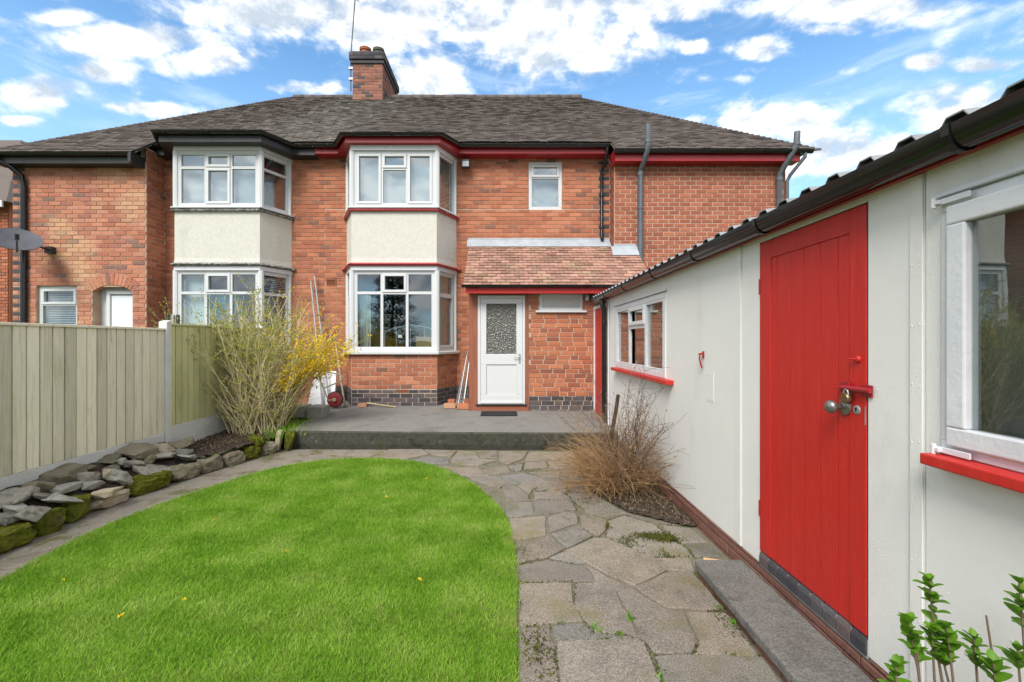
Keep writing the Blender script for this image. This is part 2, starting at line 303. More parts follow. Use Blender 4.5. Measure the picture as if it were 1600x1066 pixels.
class MB:
    def __init__(s): s.v = []; s.f = []
    def poly(s, pts):
        k = len(s.v); s.v += [tuple(p) for p in pts]; s.f.append(tuple(range(k, k + len(pts)))); return s
    def hexa(s, P):
        k = len(s.v); s.v += [tuple(p) for p in P]
        for q in ((0, 3, 2, 1), (4, 5, 6, 7), (0, 1, 5, 4), (1, 2, 6, 5), (2, 3, 7, 6), (3, 0, 4, 7)): s.f.append(tuple(k + i for i in q))
        return s
    def box(s, x0, x1, y0, y1, z0, z1):
        return s.hexa([(x0, y0, z0), (x1, y0, z0), (x1, y1, z0), (x0, y1, z0), (x0, y0, z1), (x1, y0, z1), (x1, y1, z1), (x0, y1, z1)])
    def fbox(s, fr, u0, u1, d0, d1, z0, z1):
        return s.hexa([fr.p(u0, d1, z0), fr.p(u1, d1, z0), fr.p(u1, d0, z0), fr.p(u0, d0, z0), fr.p(u0, d1, z1), fr.p(u1, d1, z1), fr.p(u1, d0, z1), fr.p(u0, d0, z1)])
    def prism(s, pts, z0, z1):              # plan polygon, counter-clockwise
        n = len(pts); k = len(s.v)
        s.v += [(x, y, z0) for x, y in pts] + [(x, y, z1) for x, y in pts]
        s.f.append(tuple(k + i for i in range(n))[::-1]); s.f.append(tuple(k + n + i for i in range(n)))
        for i in range(n):
            j = (i + 1) % n; s.f.append((k + i, k + j, k + n + j, k + n + i))
        return s
    def sweep(s, pts, prof, caps=True):     # plan polyline, closed profile of (outward, z)
        n = len(pts); m = len(prof); k = len(s.v)
        for i, (x, y) in enumerate(pts):
            ns = []
            if i > 0: ns.append((pts[i][0] - pts[i - 1][0], pts[i][1] - pts[i - 1][1]))
            if i < n - 1: ns.append((pts[i + 1][0] - pts[i][0], pts[i + 1][1] - pts[i][1]))
            nn = []
            for a, b in ns:
                L = math.hypot(a, b); nn.append((b / L, -a / L))
            if len(nn) == 2:
                mx, my = nn[0][0] + nn[1][0], nn[0][1] + nn[1][1]; L2 = mx * mx + my * my
                mx, my = 2 * mx / L2, 2 * my / L2
            else: mx, my = nn[0]
            for d, z in prof: s.v.append((x + mx * d, y + my * d, z))
        for i in range(n - 1):
            for j in range(m):
                j2 = (j + 1) % m; s.f.append((k + i * m + j, k + (i + 1) * m + j, k + (i + 1) * m + j2, k + i * m + j2))
        if caps:
            s.f.append(tuple(k + j for j in range(m))); s.f.append(tuple(k + (n - 1) * m + j for j in range(m))[::-1])
        return s
    def tube(s, pts, r, n=8, r1=None, caps=True):
        P = [Vector(p) for p in pts]; k = len(s.v); N = len(P)
        t0 = (P[1] - P[0]).normalized(); up = Vector((0, 0, 1)) if abs(t0.z) < .9 else Vector((1, 0, 0))
        a = t0.cross(up).normalized()
        for i in range(N):
            t = (P[min(i + 1, N - 1)] - P[max(i - 1, 0)]).normalized()
            a = (a - t * a.dot(t)).normalized(); b = t.cross(a)
            rr = r if r1 is None else r + (r1 - r) * i / (N - 1)
            if isinstance(r, (list, tuple)): rr = r[i]
            for j in range(n):
                th = 2 * math.pi * j / n; s.v.append(tuple(P[i] + a * (rr * math.cos(th)) + b * (rr * math.sin(th))))
        for i in range(N - 1):
            for j in range(n):
                j2 = (j + 1) % n; s.f.append((k + i * n + j, k + i * n + j2, k + (i + 1) * n + j2, k + (i + 1) * n + j))
        if caps:
            s.f.append(tuple(k + j for j in range(n))[::-1]); s.f.append(tuple(k + (N - 1) * n + j for j in range(n)))
        return s
    def lathe(s, c, prof, n=16, axis='z'):  # profile of (radius, along)
        k = len(s.v); m = len(prof)
        for r, h in prof:
            for j in range(n):
                th = 2 * math.pi * j / n; a, b = r * math.cos(th), r * math.sin(th)
                s.v.append({'z': (c[0] + a, c[1] + b, c[2] + h), 'x': (c[0] - h, c[1] + a, c[2] + b), 'y': (c[0] + a, c[1] - h, c[2] + b)}[axis])
        for i in range(m - 1):
            for j in range(n):
                j2 = (j + 1) % n; s.f.append((k + i * n + j, k + i * n + j2, k + (i + 1) * n + j2, k + (i + 1) * n + j))
        s.f.append(tuple(k + j for j in range(n))[::-1]); s.f.append(tuple(k + (m - 1) * n + j for j in range(n)))
        return s
    def mesh(s, name, mat, smooth=False):
        me = bpy.data.meshes.new(name); me.from_pydata(s.v, [], s.f)
        me.materials.append(MT[mat] if isinstance(mat, str) else mat)
        if smooth: me.polygons.foreach_set('use_smooth', [True] * len(me.polygons))
        me.update(); return me
    def build(s, name, mat, parent=None, bevel=0, smooth=False, fix=True):
        me = s.mesh(name, mat, smooth)
        if fix:
            import bmesh
            bm = bmesh.new(); bm.from_mesh(me); bmesh.ops.recalc_face_normals(bm, faces=bm.faces); bm.to_mesh(me); bm.free()
        o = link(bpy.data.objects.new(name, me), parent)
        if bevel:
            b = o.modifiers.new('bevel', 'BEVEL'); b.width = bevel; b.segments = 2; b.limit_method = 'ANGLE'
        if smooth == 'auto' or smooth:
            me.polygons.foreach_set('use_smooth', [True] * len(me.polygons))
            try: me.set_sharp_from_angle(angle=R(40))
            except Exception: pass
        return o
def part(name, mat, parent, *boxes, bevel=0, fr=None):
    m = MB()
    for b in boxes: (m.fbox(fr, *b) if fr else m.box(*b))
    return m.build(name, mat, parent, bevel)

# ---------------------------------------- brickwork
class Masonry:
    def __init__(s): s.b = []
    def wall(s, fr, L, z0, z1, openings=(), mat='brick', course=.083, pitch=.235, joint=.011, blue=None, quoin=None, zmin=None, keep=None, flemish=False, half0=0):
        k = 0; z = z0
        while z < z1 - .02:
            h = min(course, z1 - z); za, zb = z, z + h
            cuts = sorted({za, zb} | {c for o in openings for c in (o[2], o[3]) if za < c < zb})
            u = -pitch * (.5 if (k + half0) % 2 else 0) + rng.uniform(-.004, .004)
            rows = []; i = 0
            while u < L:
                w = pitch
                if flemish and rng.random() < .28: w = pitch * .62
                rows.append((u, u + w)); u += w; i += 1
            for ca, cb in zip(cuts[:-1], cuts[1:]):
                if cb - ca < .022: continue
                mid = (ca + cb) / 2
                if zmin is not None and mid < zmin: continue
                blk = [(o[0], o[1]) for o in openings if o[2] < mid < o[3]]
                for a, b in rows:
                    segs = [(max(a, 0), min(b, L))]
                    for (c, d) in blk:
                        ns = []
                        for (e, f) in segs:
                            if d <= e or c >= f: ns.append((e, f)); continue
                            if c > e: ns.append((e, c))
                            if d < f: ns.append((d, f))
                        segs = ns
                    for e, f in segs:
                        if f - e < .035: continue
                        if keep and not keep((e + f) / 2, mid): continue
                        m = mat
                        if blue is not None and mid < blue: m = 'brick_dark'
                        if quoin and quoin((e + f) / 2, k): m = 'brick_dark'
                        s.b.append((fr, (e + f) / 2, mid, f - e - joint, cb - ca - joint, m))
            z += course; k += 1
    @staticmethod
    def shape(fr, u, z, l, h, proud):
        e = .004; q = []
        for (dd, ins) in ((0, 0), (proud - .003, 0), (proud, e)):
            q += [fr.p(u - l / 2 + ins, dd, z - h / 2 + ins), fr.p(u + l / 2 - ins, dd, z - h / 2 + ins), fr.p(u + l / 2 - ins, dd, z + h / 2 - ins), fr.p(u - l / 2 + ins, dd, z + h / 2 - ins)]
        f = []
        for k in (0, 4):
            for j in range(4): f.append((k + j, k + (j + 1) % 4, k + 4 + (j + 1) % 4, k + 4 + j))
        f.append((8, 9, 10, 11)); return q, f
    def flush(s, parent, limit=300, name='brick'):
        s.b.sort(key=lambda b: (b[3] < .12, math.dist(b[0].p(b[1], 0, b[2]), (0, 0, 1.6)) - 40 * (b[3] * b[4])))
        cache = {}; rest = {}
        for i, (fr, u, z, l, h, m) in enumerate(s.b):
            if i < limit:
                key = (round(l, 2), round(h, 3), m, rng.randrange(3))
                if key not in cache:
                    q, f = s.shape(W0, 0, 0, key[0], h, .007 + .002 * key[3]); mb = MB(); mb.v = q; mb.f = f
                    cache[key] = mb.mesh(name, m)
                o = bpy.data.objects.new(name, cache[key]); link(o, parent, fr.p(u, 0, z)); o.rotation_euler = (0, 0, fr.a)
            else:
                mb = rest.setdefault(m, MB()); q, f = s.shape(fr, u, z, l, h, .006 + rng.random() * .005); k = len(mb.v)
                mb.v += q; mb.f += [tuple(k + x for x in t) for t in f]
        for m, mb in rest.items():
            tag(mb.build('brickwork', m, parent, fix=False), kind='stuff')
def backing(mb, fr, L, z0, z1, openings=(), depth=.11):
    us = sorted({0, L} | {c for o in openings for c in (o[0], o[1]) if 0 < c < L}); zs = sorted({z0, z1} | {c for o in openings for c in (o[2], o[3]) if z0 < c < z1})
    for a, b in zip(us[:-1], us[1:]):
        for c, d in zip(zs[:-1], zs[1:]):
            um, zm = (a + b) / 2, (c + d) / 2
            if any(o[0] < um < o[1] and o[2] < zm < o[3] for o in openings): continue
            for dd in (0, -depth): mb.poly([fr.p(a, dd, c), fr.p(b, dd, c), fr.p(b, dd, d), fr.p(a, dd, d)])
    for (a, b, c, d) in openings:
        for q in (((a, c), (a, d)), ((a, d), (b, d)), ((b, d), (b, c)), ((b, c), (a, c))):
            (u1, z1_), (u2, z2_) = q
            mb.poly([fr.p(u1, 0, z1_), fr.p(u2, 0, z2_), fr.p(u2, -depth, z2_), fr.p(u1, -depth, z1_)])

# ---------------------------------------- windows
def border(m, fr, u0, u1, d0, d1, z0, z1, t):
    m.fbox(fr, u0, u1, d0, d1, z0, z0 + t).fbox(fr, u0, u1, d0, d1, z1 - t, z1)
    m.fbox(fr, u0, u0 + t, d0, d1, z0 + t, z1 - t).fbox(fr, u1 - t, u1, d0, d1, z0 + t, z1 - t)
def window(parent, fr, u0, u1, z0, z1, cells, d=-.02, fw=.045, t=.028, glass='glass', mat='white', name='window', depth=.06, sash=.034):
    m = MB(); border(m, fr, u0, u1, d - depth, d, z0, z1, fw)
    iu0, iu1, iz0, iz1 = u0 + fw, u1 - fw, z0 + fw, z1 - fw
    C = []
    for (a, b, c, e, op) in cells:
        x0, x1 = iu0 + (iu1 - iu0) * a, iu0 + (iu1 - iu0) * b; y0, y1 = iz0 + (iz1 - iz0) * c, iz0 + (iz1 - iz0) * e
        if len(cells) > 1: border(m, fr, x0, x1, d - depth + .004, d - .004, y0, y1, t)
        C.append((x0 + t * (len(cells) > 1), x1 - t * (len(cells) > 1), y0 + t * (len(cells) > 1), y1 - t * (len(cells) > 1), op))
    wdw = m.build(name, mat, parent, .004)
    for (x0, x1, y0, y1, op) in C:
        if op:
            s = MB(); border(s, fr, x0 - .012, x1 + .012, d - .05, d + .014, y0 - .012, y1 + .012, sash + .012); s.build('casement', mat, wdw, .004)
            x0 += sash; x1 -= sash; y0 += sash; y1 -= sash
        part('pane', glass, wdw, (x0 - .004, x1 + .004, d - .036, d - .030, y0 - .004, y1 + .004), fr=fr)
    return wdw
def curtain(parent, fr, u0, u1, d, z0, z1, mat='curtain', folds=9, amp=.02, pinch=0):
    m = MB(); n = folds * 8
    for side in (0, .006):
        k = len(m.v)
        for i in range(n + 1):
            u = u0 + (u1 - u0) * i / n; dd = d + amp * math.sin(i / 8 * 2 * math.pi) - side
            for zz, f in ((z1, 0.), (z0 + (z1 - z0) * .4, 1.), (z0, .6)):
                m.v.append(fr.p(u + pinch * f * (u1 - u), dd, zz))
        for i in range(n):
            for j in range(2): m.f.append((k + i * 3 + j, k + i * 3 + 3 + j, k + i * 3 + 4 + j, k + i * 3 + 1 + j))
    return m.build('curtain', mat, parent, smooth=True, fix=False)
def venetian(parent, fr, u0, u1, d, z0, z1, pitch=.035):
    m = MB(); z = z0
    while z < z1:
        m.hexa([fr.p(u0, d + .014, z), fr.p(u1, d + .014, z), fr.p(u1, d - .010, z + .014), fr.p(u0, d - .010, z + .014),
                fr.p(u0, d + .014, z + .0012), fr.p(u1, d + .014, z + .0012), fr.p(u1, d - .010, z + .0152), fr.p(u0, d - .010, z + .0152)]); z += pitch
    return tag(m.build('blind', 'blind', parent, fix=False), kind='stuff')
def room(parent, x0, x1, y0, y1, z0, z1, mat='interior'):
    m = MB()
    m.poly([(x0, y1, z0), (x1, y1, z0), (x1, y1, z1), (x0, y1, z1)]); m.poly([(x0, y0, z0), (x0, y1, z0), (x0, y1, z1), (x0, y0, z1)])
    m.poly([(x1, y0, z0), (x1, y1, z0), (x1, y1, z1), (x1, y0, z1)]); m.poly([(x0, y0, z0), (x1, y0, z0), (x1, y1, z0), (x0, y1, z0)])
    m.poly([(x0, y0, z1), (x1, y0, z1), (x1, y1, z1), (x0, y1, z1)])
    return m.build('room', mat, parent, fix=False)
def gutter(parent, pts, z, r=.056, mat='black', brackets=(), dep=1.05):
    prof = [(r + r * math.cos(t), z - r * math.sin(t) * dep) for t in np.linspace(math.pi, 0, 9)]
    prof = [(-.0 + a, b) for a, b in prof] + [(r + (r - .006) * math.cos(t), z - (r - .006) * math.sin(t) * dep) for t in np.linspace(0, math.pi, 9)]
    g = MB().sweep(pts, prof).build('gutter', mat, parent, smooth='auto')
    for (x, y, a) in brackets:
        fr = Fr(x, y, a); rr = r + .006; m = MB(); prev = None
        ths = np.linspace(math.pi, 0, 9)
        for t1, t2 in zip(ths[:-1], ths[1:]):
            P = []
            for u in (-.014, .014):
                for (tt, q) in ((t1, rr), (t2, rr), (t2, r + .001), (t1, r + .001)):
                    P.append(fr.p(u, r + q * math.cos(tt), z - q * math.sin(tt) * dep))
            m.hexa(P)
        m.fbox(fr, -.014, .014, -.008, .004, z - .05, z + .006)
        m.build('bracket', mat, g)
    return g
def tiles(parent, rows, mat_of, w=.165, th=.011, limit=300, name='roof_tile'):
    """rows: (k, p(x)->lower edge point fn, slope vector (y,z) unit, x ranges)"""
    cache = {}; rest = {}; cnt = 0; allt = []
    for (k, y, z, ys, zs, ranges) in rows:
        for (xa, xb) in ranges:
            x = xa - (w / 2 if k % 2 else 0)
            while x < xb:
                a, b = max(x, xa), min(x + w, xb); x += w
                if b - a < .04: continue
                allt.append((k, (a + b) / 2, b - a - .004, y, z, ys, zs))
    allt.sort(key=lambda t: t[3] + 40 * (t[2] < .12))
    L = .125
    def shape(wd, ys, zs, lift):
        ny, nz = -zs, ys; q = []
        for s_, l_ in ((0, lift), (L, .001)):
            for xx in (-wd / 2, wd / 2):
                for n_ in (l_, l_ + th): q.append((xx, ys * s_ + ny * n_, zs * s_ + nz * n_))
        return q, [(0, 2, 3, 1), (1, 3, 7, 5), (0, 1, 5, 4), (2, 6, 7, 3), (0, 4, 6, 2)]
    for i, (k, x, wd, y, z, ys, zs) in enumerate(allt):
        m = mat_of(x, y)
        if i < limit:
            key = (round(wd, 2), m, rng.randrange(4))
            if key not in cache:
                q, f = shape(key[0] - .002, ys, zs, .013 + .003 * key[2]); mb = MB(); mb.v = q; mb.f = f; cache[key] = mb.mesh(name, m)
            link(bpy.data.objects.new(name, cache[key]), parent, (x, y, z))
        else:
            mb = rest.setdefault(m, MB()); q, f = shape(wd, ys, zs, .012 + rng.random() * .011); kk = len(mb.v); jy = rng.uniform(-.003, .003)
            mb.v += [(x + a, y + b + jy, z + c) for a, b, c in q]; mb.f += [tuple(kk + j for j in t) for t in f]
    for m, mb in rest.items(): tag(mb.build('tiling', m, parent, fix=False), kind='stuff')
def rod(name, mat, pts, r, label, cat, group=None, n=8):
    o = MB().tube(pts, r, n).build(name, mat, None, smooth='auto'); return tag(o, label, cat, group)

SLABS = [[(0.098,3.231),(0.315,3.318),(0.532,3.231),(0.604,3.134),(0.596,3.026),(0.448,3.019),(0.096,3.005)],[(0.096,2.994),(0.449,3.008),(0.415,2.752),(0.433,2.683),(0.445,2.592),(0.32,2.578),(0.089,2.54)],[(0.463,3.008),(0.594,3.014),(0.607,3.134),(0.586,3.242),(0.705,3.073),(0.826,2.938),(0.719,2.93),(0.711,2.733),(0.73,2.683),(0.72,2.469),(0.631,2.489),(0.502,2.497),(0.443,2.678),(0.425,2.762)],[(0.724,2.921),(0.826,2.932),(0.878,2.831),(0.97,2.703),(1.062,2.68),(1.046,2.548),(1.029,2.424),(0.957,2.321),(0.864,2.318),(0.753,2.421),(0.726,2.469),(0.741,2.687),(0.723,2.743)],[(0.841,2.952),(0.934,3.01),(1.126,3.139),(1.293,3.151),(1.296,3.003),(1.307,2.705),(1.19,2.694),(0.976,2.72),(0.891,2.845)],[(1.074,2.68),(1.19,2.683),(1.302,2.68),(1.296,2.529),(1.294,2.3),(1.128,2.31),(0.964,2.316),(1.036,2.424),(1.056,2.557)],[(0.746,2.404),(0.859,2.31),(0.767,2.309),(0.753,2.338)],[(0.763,2.297),(1.123,2.301),(1.294,2.288),(1.284,2.135),(1.278,1.918),(0.727,1.918),(0.746,2.124)],[(0.288,2.419),(0.498,2.428),(0.71,2.436),(0.737,2.397),(0.738,2.271),(0.738,2.135),(0.711,1.918),(0.237,1.918),(0.26,2.147),(0.269,2.352)],[(0.084,2.529),(0.252,2.544),(0.255,2.436),(0.266,2.377),(0.253,2.147),(0.229,1.918),(0.053,1.918)],[(0.267,2.548),(0.361,2.575),(0.451,2.585),(0.486,2.489),(0.628,2.478),(0.715,2.449),(0.5,2.439),(0.271,2.436)],[(0.467,3.463),(0.721,3.68),(0.815,3.68),(0.961,3.511),(1.081,3.333),(1.36,3.333),(1.313,3.144),(1.133,3.159),(0.938,3.024),(0.843,2.963),(0.711,3.099),(0.582,3.279)],[(0.925,4.051),(1.1,4.165),(1.316,3.944),(1.325,3.824),(1.376,3.581),(1.41,3.506),(1.391,3.371),(1.236,3.353),(1.088,3.344),(0.966,3.531),(0.826,3.696),(0.868,3.83)],[(1.348,3.956),(1.591,3.883),(1.603,3.611),(1.404,3.593),(1.369,3.773)],[(1.419,3.568),(1.609,3.593),(1.59,3.366),(1.402,3.366)],[(0.686,4.547),(0.961,4.638),(1.121,4.203),(0.884,4.127),(0.763,4.256)],[(0.655,4.738),(0.926,4.779),(0.959,4.66),(0.689,4.571)],[(0.686,5.021),(0.887,5.149),(0.939,4.815),(0.688,4.815)],[(0.311,4.806),(0.59,4.852),(0.687,4.596),(0.499,4.58),(0.305,4.58)],[(0.303,4.547),(0.671,4.563),(0.682,4.292),(0.561,4.277),(0.404,4.192),(0.279,4.192)],[(0.006,4.506),(0.278,4.514),(0.269,4.196),(0.123,4.124),(0.016,4.144)],[(0.038,4.071),(0.267,4.131),(0.372,4.137),(0.345,3.751),(0.168,3.669),(0.061,3.669)],[(0.397,4.121),(0.556,4.242),(0.667,4.192),(0.647,3.987),(0.379,3.784)],[(0.388,3.753),(0.646,3.907),(0.725,3.718),(0.545,3.553),(0.478,3.504)],[(0.178,3.637),(0.359,3.723),(0.468,3.499),(0.321,3.357),(0.098,3.262),(0.093,3.637)],[(0.326,3.344),(0.457,3.444),(0.579,3.266),(0.498,3.249),(0.353,3.317)],[(0.686,4.172),(0.863,4.104),(0.905,4.038),(0.855,3.836),(0.769,3.712),(0.659,3.895)],[(0.138,5.046),(0.335,5.175),(0.485,5.071),(0.369,4.967),(0.305,4.885),(0.269,4.734)],[(-0.026,5.311),(0.039,5.071),(0.118,5.016),(0.242,4.716),(0.254,4.543),(0.014,4.539),(-0.009,4.861)],[(0.051,5.107),(0.159,5.311),(0.381,5.367),(0.489,5.107),(0.337,5.212),(0.136,5.081)],[(0.37,4.947),(0.497,4.996),(0.668,4.996),(0.676,4.824),(0.593,4.876),(0.329,4.843)],[(-2.558,6.614),(-2.243,6.672),(-2.256,6.391),(-2.499,6.391)],[(-2.215,6.672),(-1.708,6.672),(-1.847,6.285),(-2.211,6.338)],[(-1.685,6.672),(-1.201,6.672),(-1.053,6.391),(-1.315,6.152),(-1.804,6.244)],[(-1.173,6.672),(-0.688,6.614),(-0.731,6.264),(-1.016,6.391)],[(-1.025,6.285),(-0.753,6.183),(-0.72,5.913),(-1.014,5.913),(-1.249,6.083)],[(-0.672,6.591),(-0.438,6.545),(-0.329,6.162),(-0.099,6.064),(-0.335,5.822),(-0.586,5.867),(-0.704,5.987)],[(-0.415,6.614),(-0.116,6.614),(-0.088,6.203),(-0.328,6.244)],[(-0.073,6.557),(0.342,6.557),(0.235,6.103),(0.033,5.876),(-0.068,6.083)],[(0.369,6.557),(1.144,6.557),(1.108,6.203),(0.931,6.152),(0.55,6.103),(0.269,6.054)],[(0.266,5.968),(0.544,6.035),(0.548,5.734),(0.238,5.607)],[(0.567,6.016),(0.915,6.083),(0.91,5.804),(0.741,5.691),(0.57,5.734)],[(0.941,6.103),(1.148,6.133),(1.111,5.804),(0.917,5.525),(0.73,5.607),(0.919,5.786)],[(-0.296,5.632),(0.028,5.84),(0.074,5.549),(-0.148,5.446)],[(0.05,5.804),(0.241,5.922),(0.216,5.607),(0.13,5.549)],[(0.235,5.549),(0.702,5.615),(0.644,5.331),(0.354,5.399)],[(-0.033,5.376),(0.217,5.493),(0.387,5.346),(0.33,5.157),(0.13,5.088),(0.044,5.143)],[(-0.788,5.786),(-0.336,5.742),(-0.299,5.607),(-0.179,5.407),(-0.33,5.331),(-0.521,5.446),(-0.685,5.708)],[(0.696,5.493),(0.901,5.453),(0.884,5.221),(0.699,5.122),(0.64,5.316)],[(-0.461,5.338),(-0.06,5.376),(0.025,5.101),(-0.055,4.922),(-0.269,5.115)],[(0.399,5.301),(0.621,5.286),(0.673,5.088),(0.663,4.828),(0.465,4.828),(0.361,4.935),(0.351,5.088)]]
STONES = [(-4.01,3.745,0.316,0.272,0.14,'d',-18),(-4.023,3.951,0.323,0.243,0.165,'b',12),(-4.099,4.256,0.365,0.327,0.196,'b',0),(-3.905,3.903,0.258,0.197,0.099,'d',20),(-3.944,4.104,0.279,0.234,0.083,'t',0),(-4.067,4.466,0.347,0.167,0.102,'b',5),(-3.976,4.377,0.297,0.212,0.127,'d',10),(-3.872,4.315,0.239,0.209,0.099,'g',15),(-4.105,4.749,0.368,0.209,0.129,'m',5),(-3.83,4.022,0.217,0.362,0.092,'t',20),(-3.794,3.702,0.197,0.268,0.133,'d',15),(-3.963,3.626,0.289,0.143,0.067,'d',-5),(-3.892,3.671,0.25,0.266,0.074,'g',10),(-3.848,3.542,0.226,0.187,0.097,'d',5),(-3.909,4.534,0.26,0.159,0.163,'p',40),(-3.836,4.602,0.22,0.222,0.178,'g',35),(-4.011,4.85,0.316,0.192,0.128,'t',5),(-4.09,5.109,0.36,0.415,0.184,'m',8),(-3.934,4.887,0.274,0.279,0.112,'d',10),(-3.915,5.266,0.264,0.324,0.134,'d',5),(-4.036,5.428,0.33,0.274,0.124,'p',10),(-3.799,4.992,0.199,0.494,0.132,'d',12),(-4.041,5.705,0.333,0.313,0.155,'m',-5),(-3.896,5.569,0.253,0.208,0.103,'g',10),(-3.791,5.488,0.195,0.253,0.125,'g',15),(-3.739,4.359,0.166,0.287,0.105,'p',5),(-3.772,3.424,0.185,0.105,0.075,'g',0),(-3.943,5.092,0.279,0.157,0.101,'b',0),(-3.971,4.677,0.294,0.185,0.082,'m',8),(-3.941,4.266,0.277,0.131,0.094,'b',-10)]

# ================================================================== THE SETTING
tag(MB().poly([(-700, -700, -.08), (700, -700, -.08), (700, 900, -.08), (-700, 900, -.08)]).build('ground', 'ground', fix=False), kind='structure')
LAWN = [(.06, .4), (.06, 2.13), (.083, 2.94), (.076, 3.59), (.04, 4.0), (-.018, 4.26), (-.12, 4.58), (-.262, 4.90), (-.45, 5.26), (-.69, 5.58), (-.93, 5.84), (-1.17, 6.02), (-1.5, 6.13),
        (-1.81, 6.18), (-2.15, 6.16), (-2.46, 6.08), (-2.72, 5.88), (-2.92, 5.63), (-3.08, 5.32), (-3.20, 4.97), (-3.29, 4.7), (-3.35, 4.43), (-3.42, 4.1), (-3.45, 3.73), (-3.40, 3.3), (-3.30, 2.978), (-3.22, 2.0), (-3.2, .4)]
lawn = tag(MB().poly([(x, y, .006) for x, y in LAWN]).build('lawn', 'lawn_soil', fix=False), kind='structure')
path = tag(MB().poly([(-3.9, .2, -.003), (1.75, .2, -.003), (1.75, 6.75, -.003), (-3.9, 6.75, -.003)]).build('paved_path', 'bedding', fix=False), kind='structure')
def inset(poly, d):
    n = len(poly); A = sum(poly[i][0] * poly[(i + 1) % n][1] - poly[(i + 1) % n][0] * poly[i][1] for i in range(n))
    if A < 0: poly = poly[::-1]
    o = []
    for i in range(n):
        p0, p1, p2 = Vector(poly[i - 1]), Vector(poly[i]), Vector(poly[(i + 1) % n])
        e1 = (p1 - p0).normalized(); e2 = (p2 - p1).normalized(); n1 = Vector((-e1.y, e1.x)); n2 = Vector((-e2.y, e2.x))
        b = n1 + n2; L = max(b.length_squared, .35); o.append(tuple(p1 + b * (2 * d / L)))
    return o
def rough_edge(poly, step=.09, amp=.006):
    o = []; n = len(poly)
    for i in range(n):
        a, b = Vector(poly[i]), Vector(poly[(i + 1) % n]); k = max(1, int((b - a).length / step))
        for j in range(k):
            p = a.lerp(b, j / k); o.append((p.x + rng.uniform(-amp, amp), p.y + rng.uniform(-amp, amp)))
    return o
def slab(poly, parent, zt, t=.03, gap=-.0005, mat='slab', name='paving_slab'):
    p = rough_edge(inset(poly, gap)); q = inset(p, .006); n = len(p); m = MB()
    sx, sy = rng.uniform(-.004, .004), rng.uniform(-.004, .004)
    m.v = [(x, y, zt - t) for x, y in p] + [(x, y, zt - .006 + sx * x + sy * (y - 4)) for x, y in p] + [(x, y, zt + sx * x + sy * (y - 4)) for x, y in q]
    for k in (0, n):
        for i in range(n): j = (i + 1) % n; m.f.append((k + i, k + j, k + n + j, k + n + i))
    m.f.append(tuple(2 * n + i for i in range(n)))
    return m.build(name, mat, parent, fix=False)
for i, s_ in enumerate(SLABS):
    slab(s_, path, .006 + .0011 * (i % 9) + rng.uniform(0, .0006))
# the rows of slabs nearest to the camera and along the bed, out of the frame
for x0, x1, y0, y1 in [(.09, .55, 1.2, 1.72), (.58, 1.2, 1.15, 1.72), (.09, .7, .6, 1.14), (.73, 1.25, .55, 1.12), (.1, .9, .2, .52)]:
    slab([(x0, y0), (x1, y0), (x1, y1), (x0, y1)], path, .008 + rng.uniform(0, .006))
# cracked concrete strip along the stone border
strip = [(-3.9, .4), (-3.12, .4), (-3.14, 2.0), (-3.22, 2.978), (-3.33, 3.3), (-3.38, 3.73), (-3.34, 4.1), (-3.27, 4.43), (-3.12, 4.97), (-2.84, 5.63), (-2.40, 6.12), (-1.85, 6.22), (-1.9, 6.7), (-3.2, 6.7), (-3.45, 6.2), (-3.75, 5.2), (-3.9, 4.2)]
tag(MB().prism(strip, -.04, .003).build('concrete_path', 'strip'), kind='structure')
# patio: a concrete slab rising gently to the house
pf = [(-3.2, 6.72, .275), (-1.5, 6.70, .265), (.2, 6.66, .262), (1.68, 6.62, .262)]
m = MB(); pb = [(-3.3, 9.45, .385), (-1.5, 9.45, .385), (.2, 9.45, .385), (1.68, 9.45, .37)]
for i in range(3):
    m.poly([pf[i], pf[i + 1], pb[i + 1], pb[i]])
m.poly([pf[0], pb[0], (pb[0][0], pb[0][1], -.05), (pf[0][0], pf[0][1], -.05)])
patio = tag(m.build('patio', 'patio', fix=False), kind='structure')
m = MB()
N = 60
for i in range(N):
    def e(t):
        x = -3.2 + 4.88 * t; y = 6.72 - .1 * t; return x, y
    (x0, y0), (x1, y1) = e(i / N), e((i + 1) / N); z0, z1 = .275 - .013 * min(1, 2 * i / N), .275 - .013 * min(1, 2 * (i + 1) / N)
    m.poly([(x0, y0 + .03, -.03), (x1, y1 + .03, -.03), (x1, y1 + .0, .08), (x0, y0 + .0, .08)])
    m.poly([(x0, y0, .08), (x1, y1, .08), (x1, y1 - .012, z1 - .02), (x0, y0 - .012, z0 - .02)])
    m.poly([(x0, y0 - .012, z0 - .02), (x1, y1 - .012, z1 - .02), (x1, y1 + .012, z1 + .0015), (x0, y0 + .012, z0 + .0015)])
m.build('step_riser', 'patio_edge', patio, fix=False)
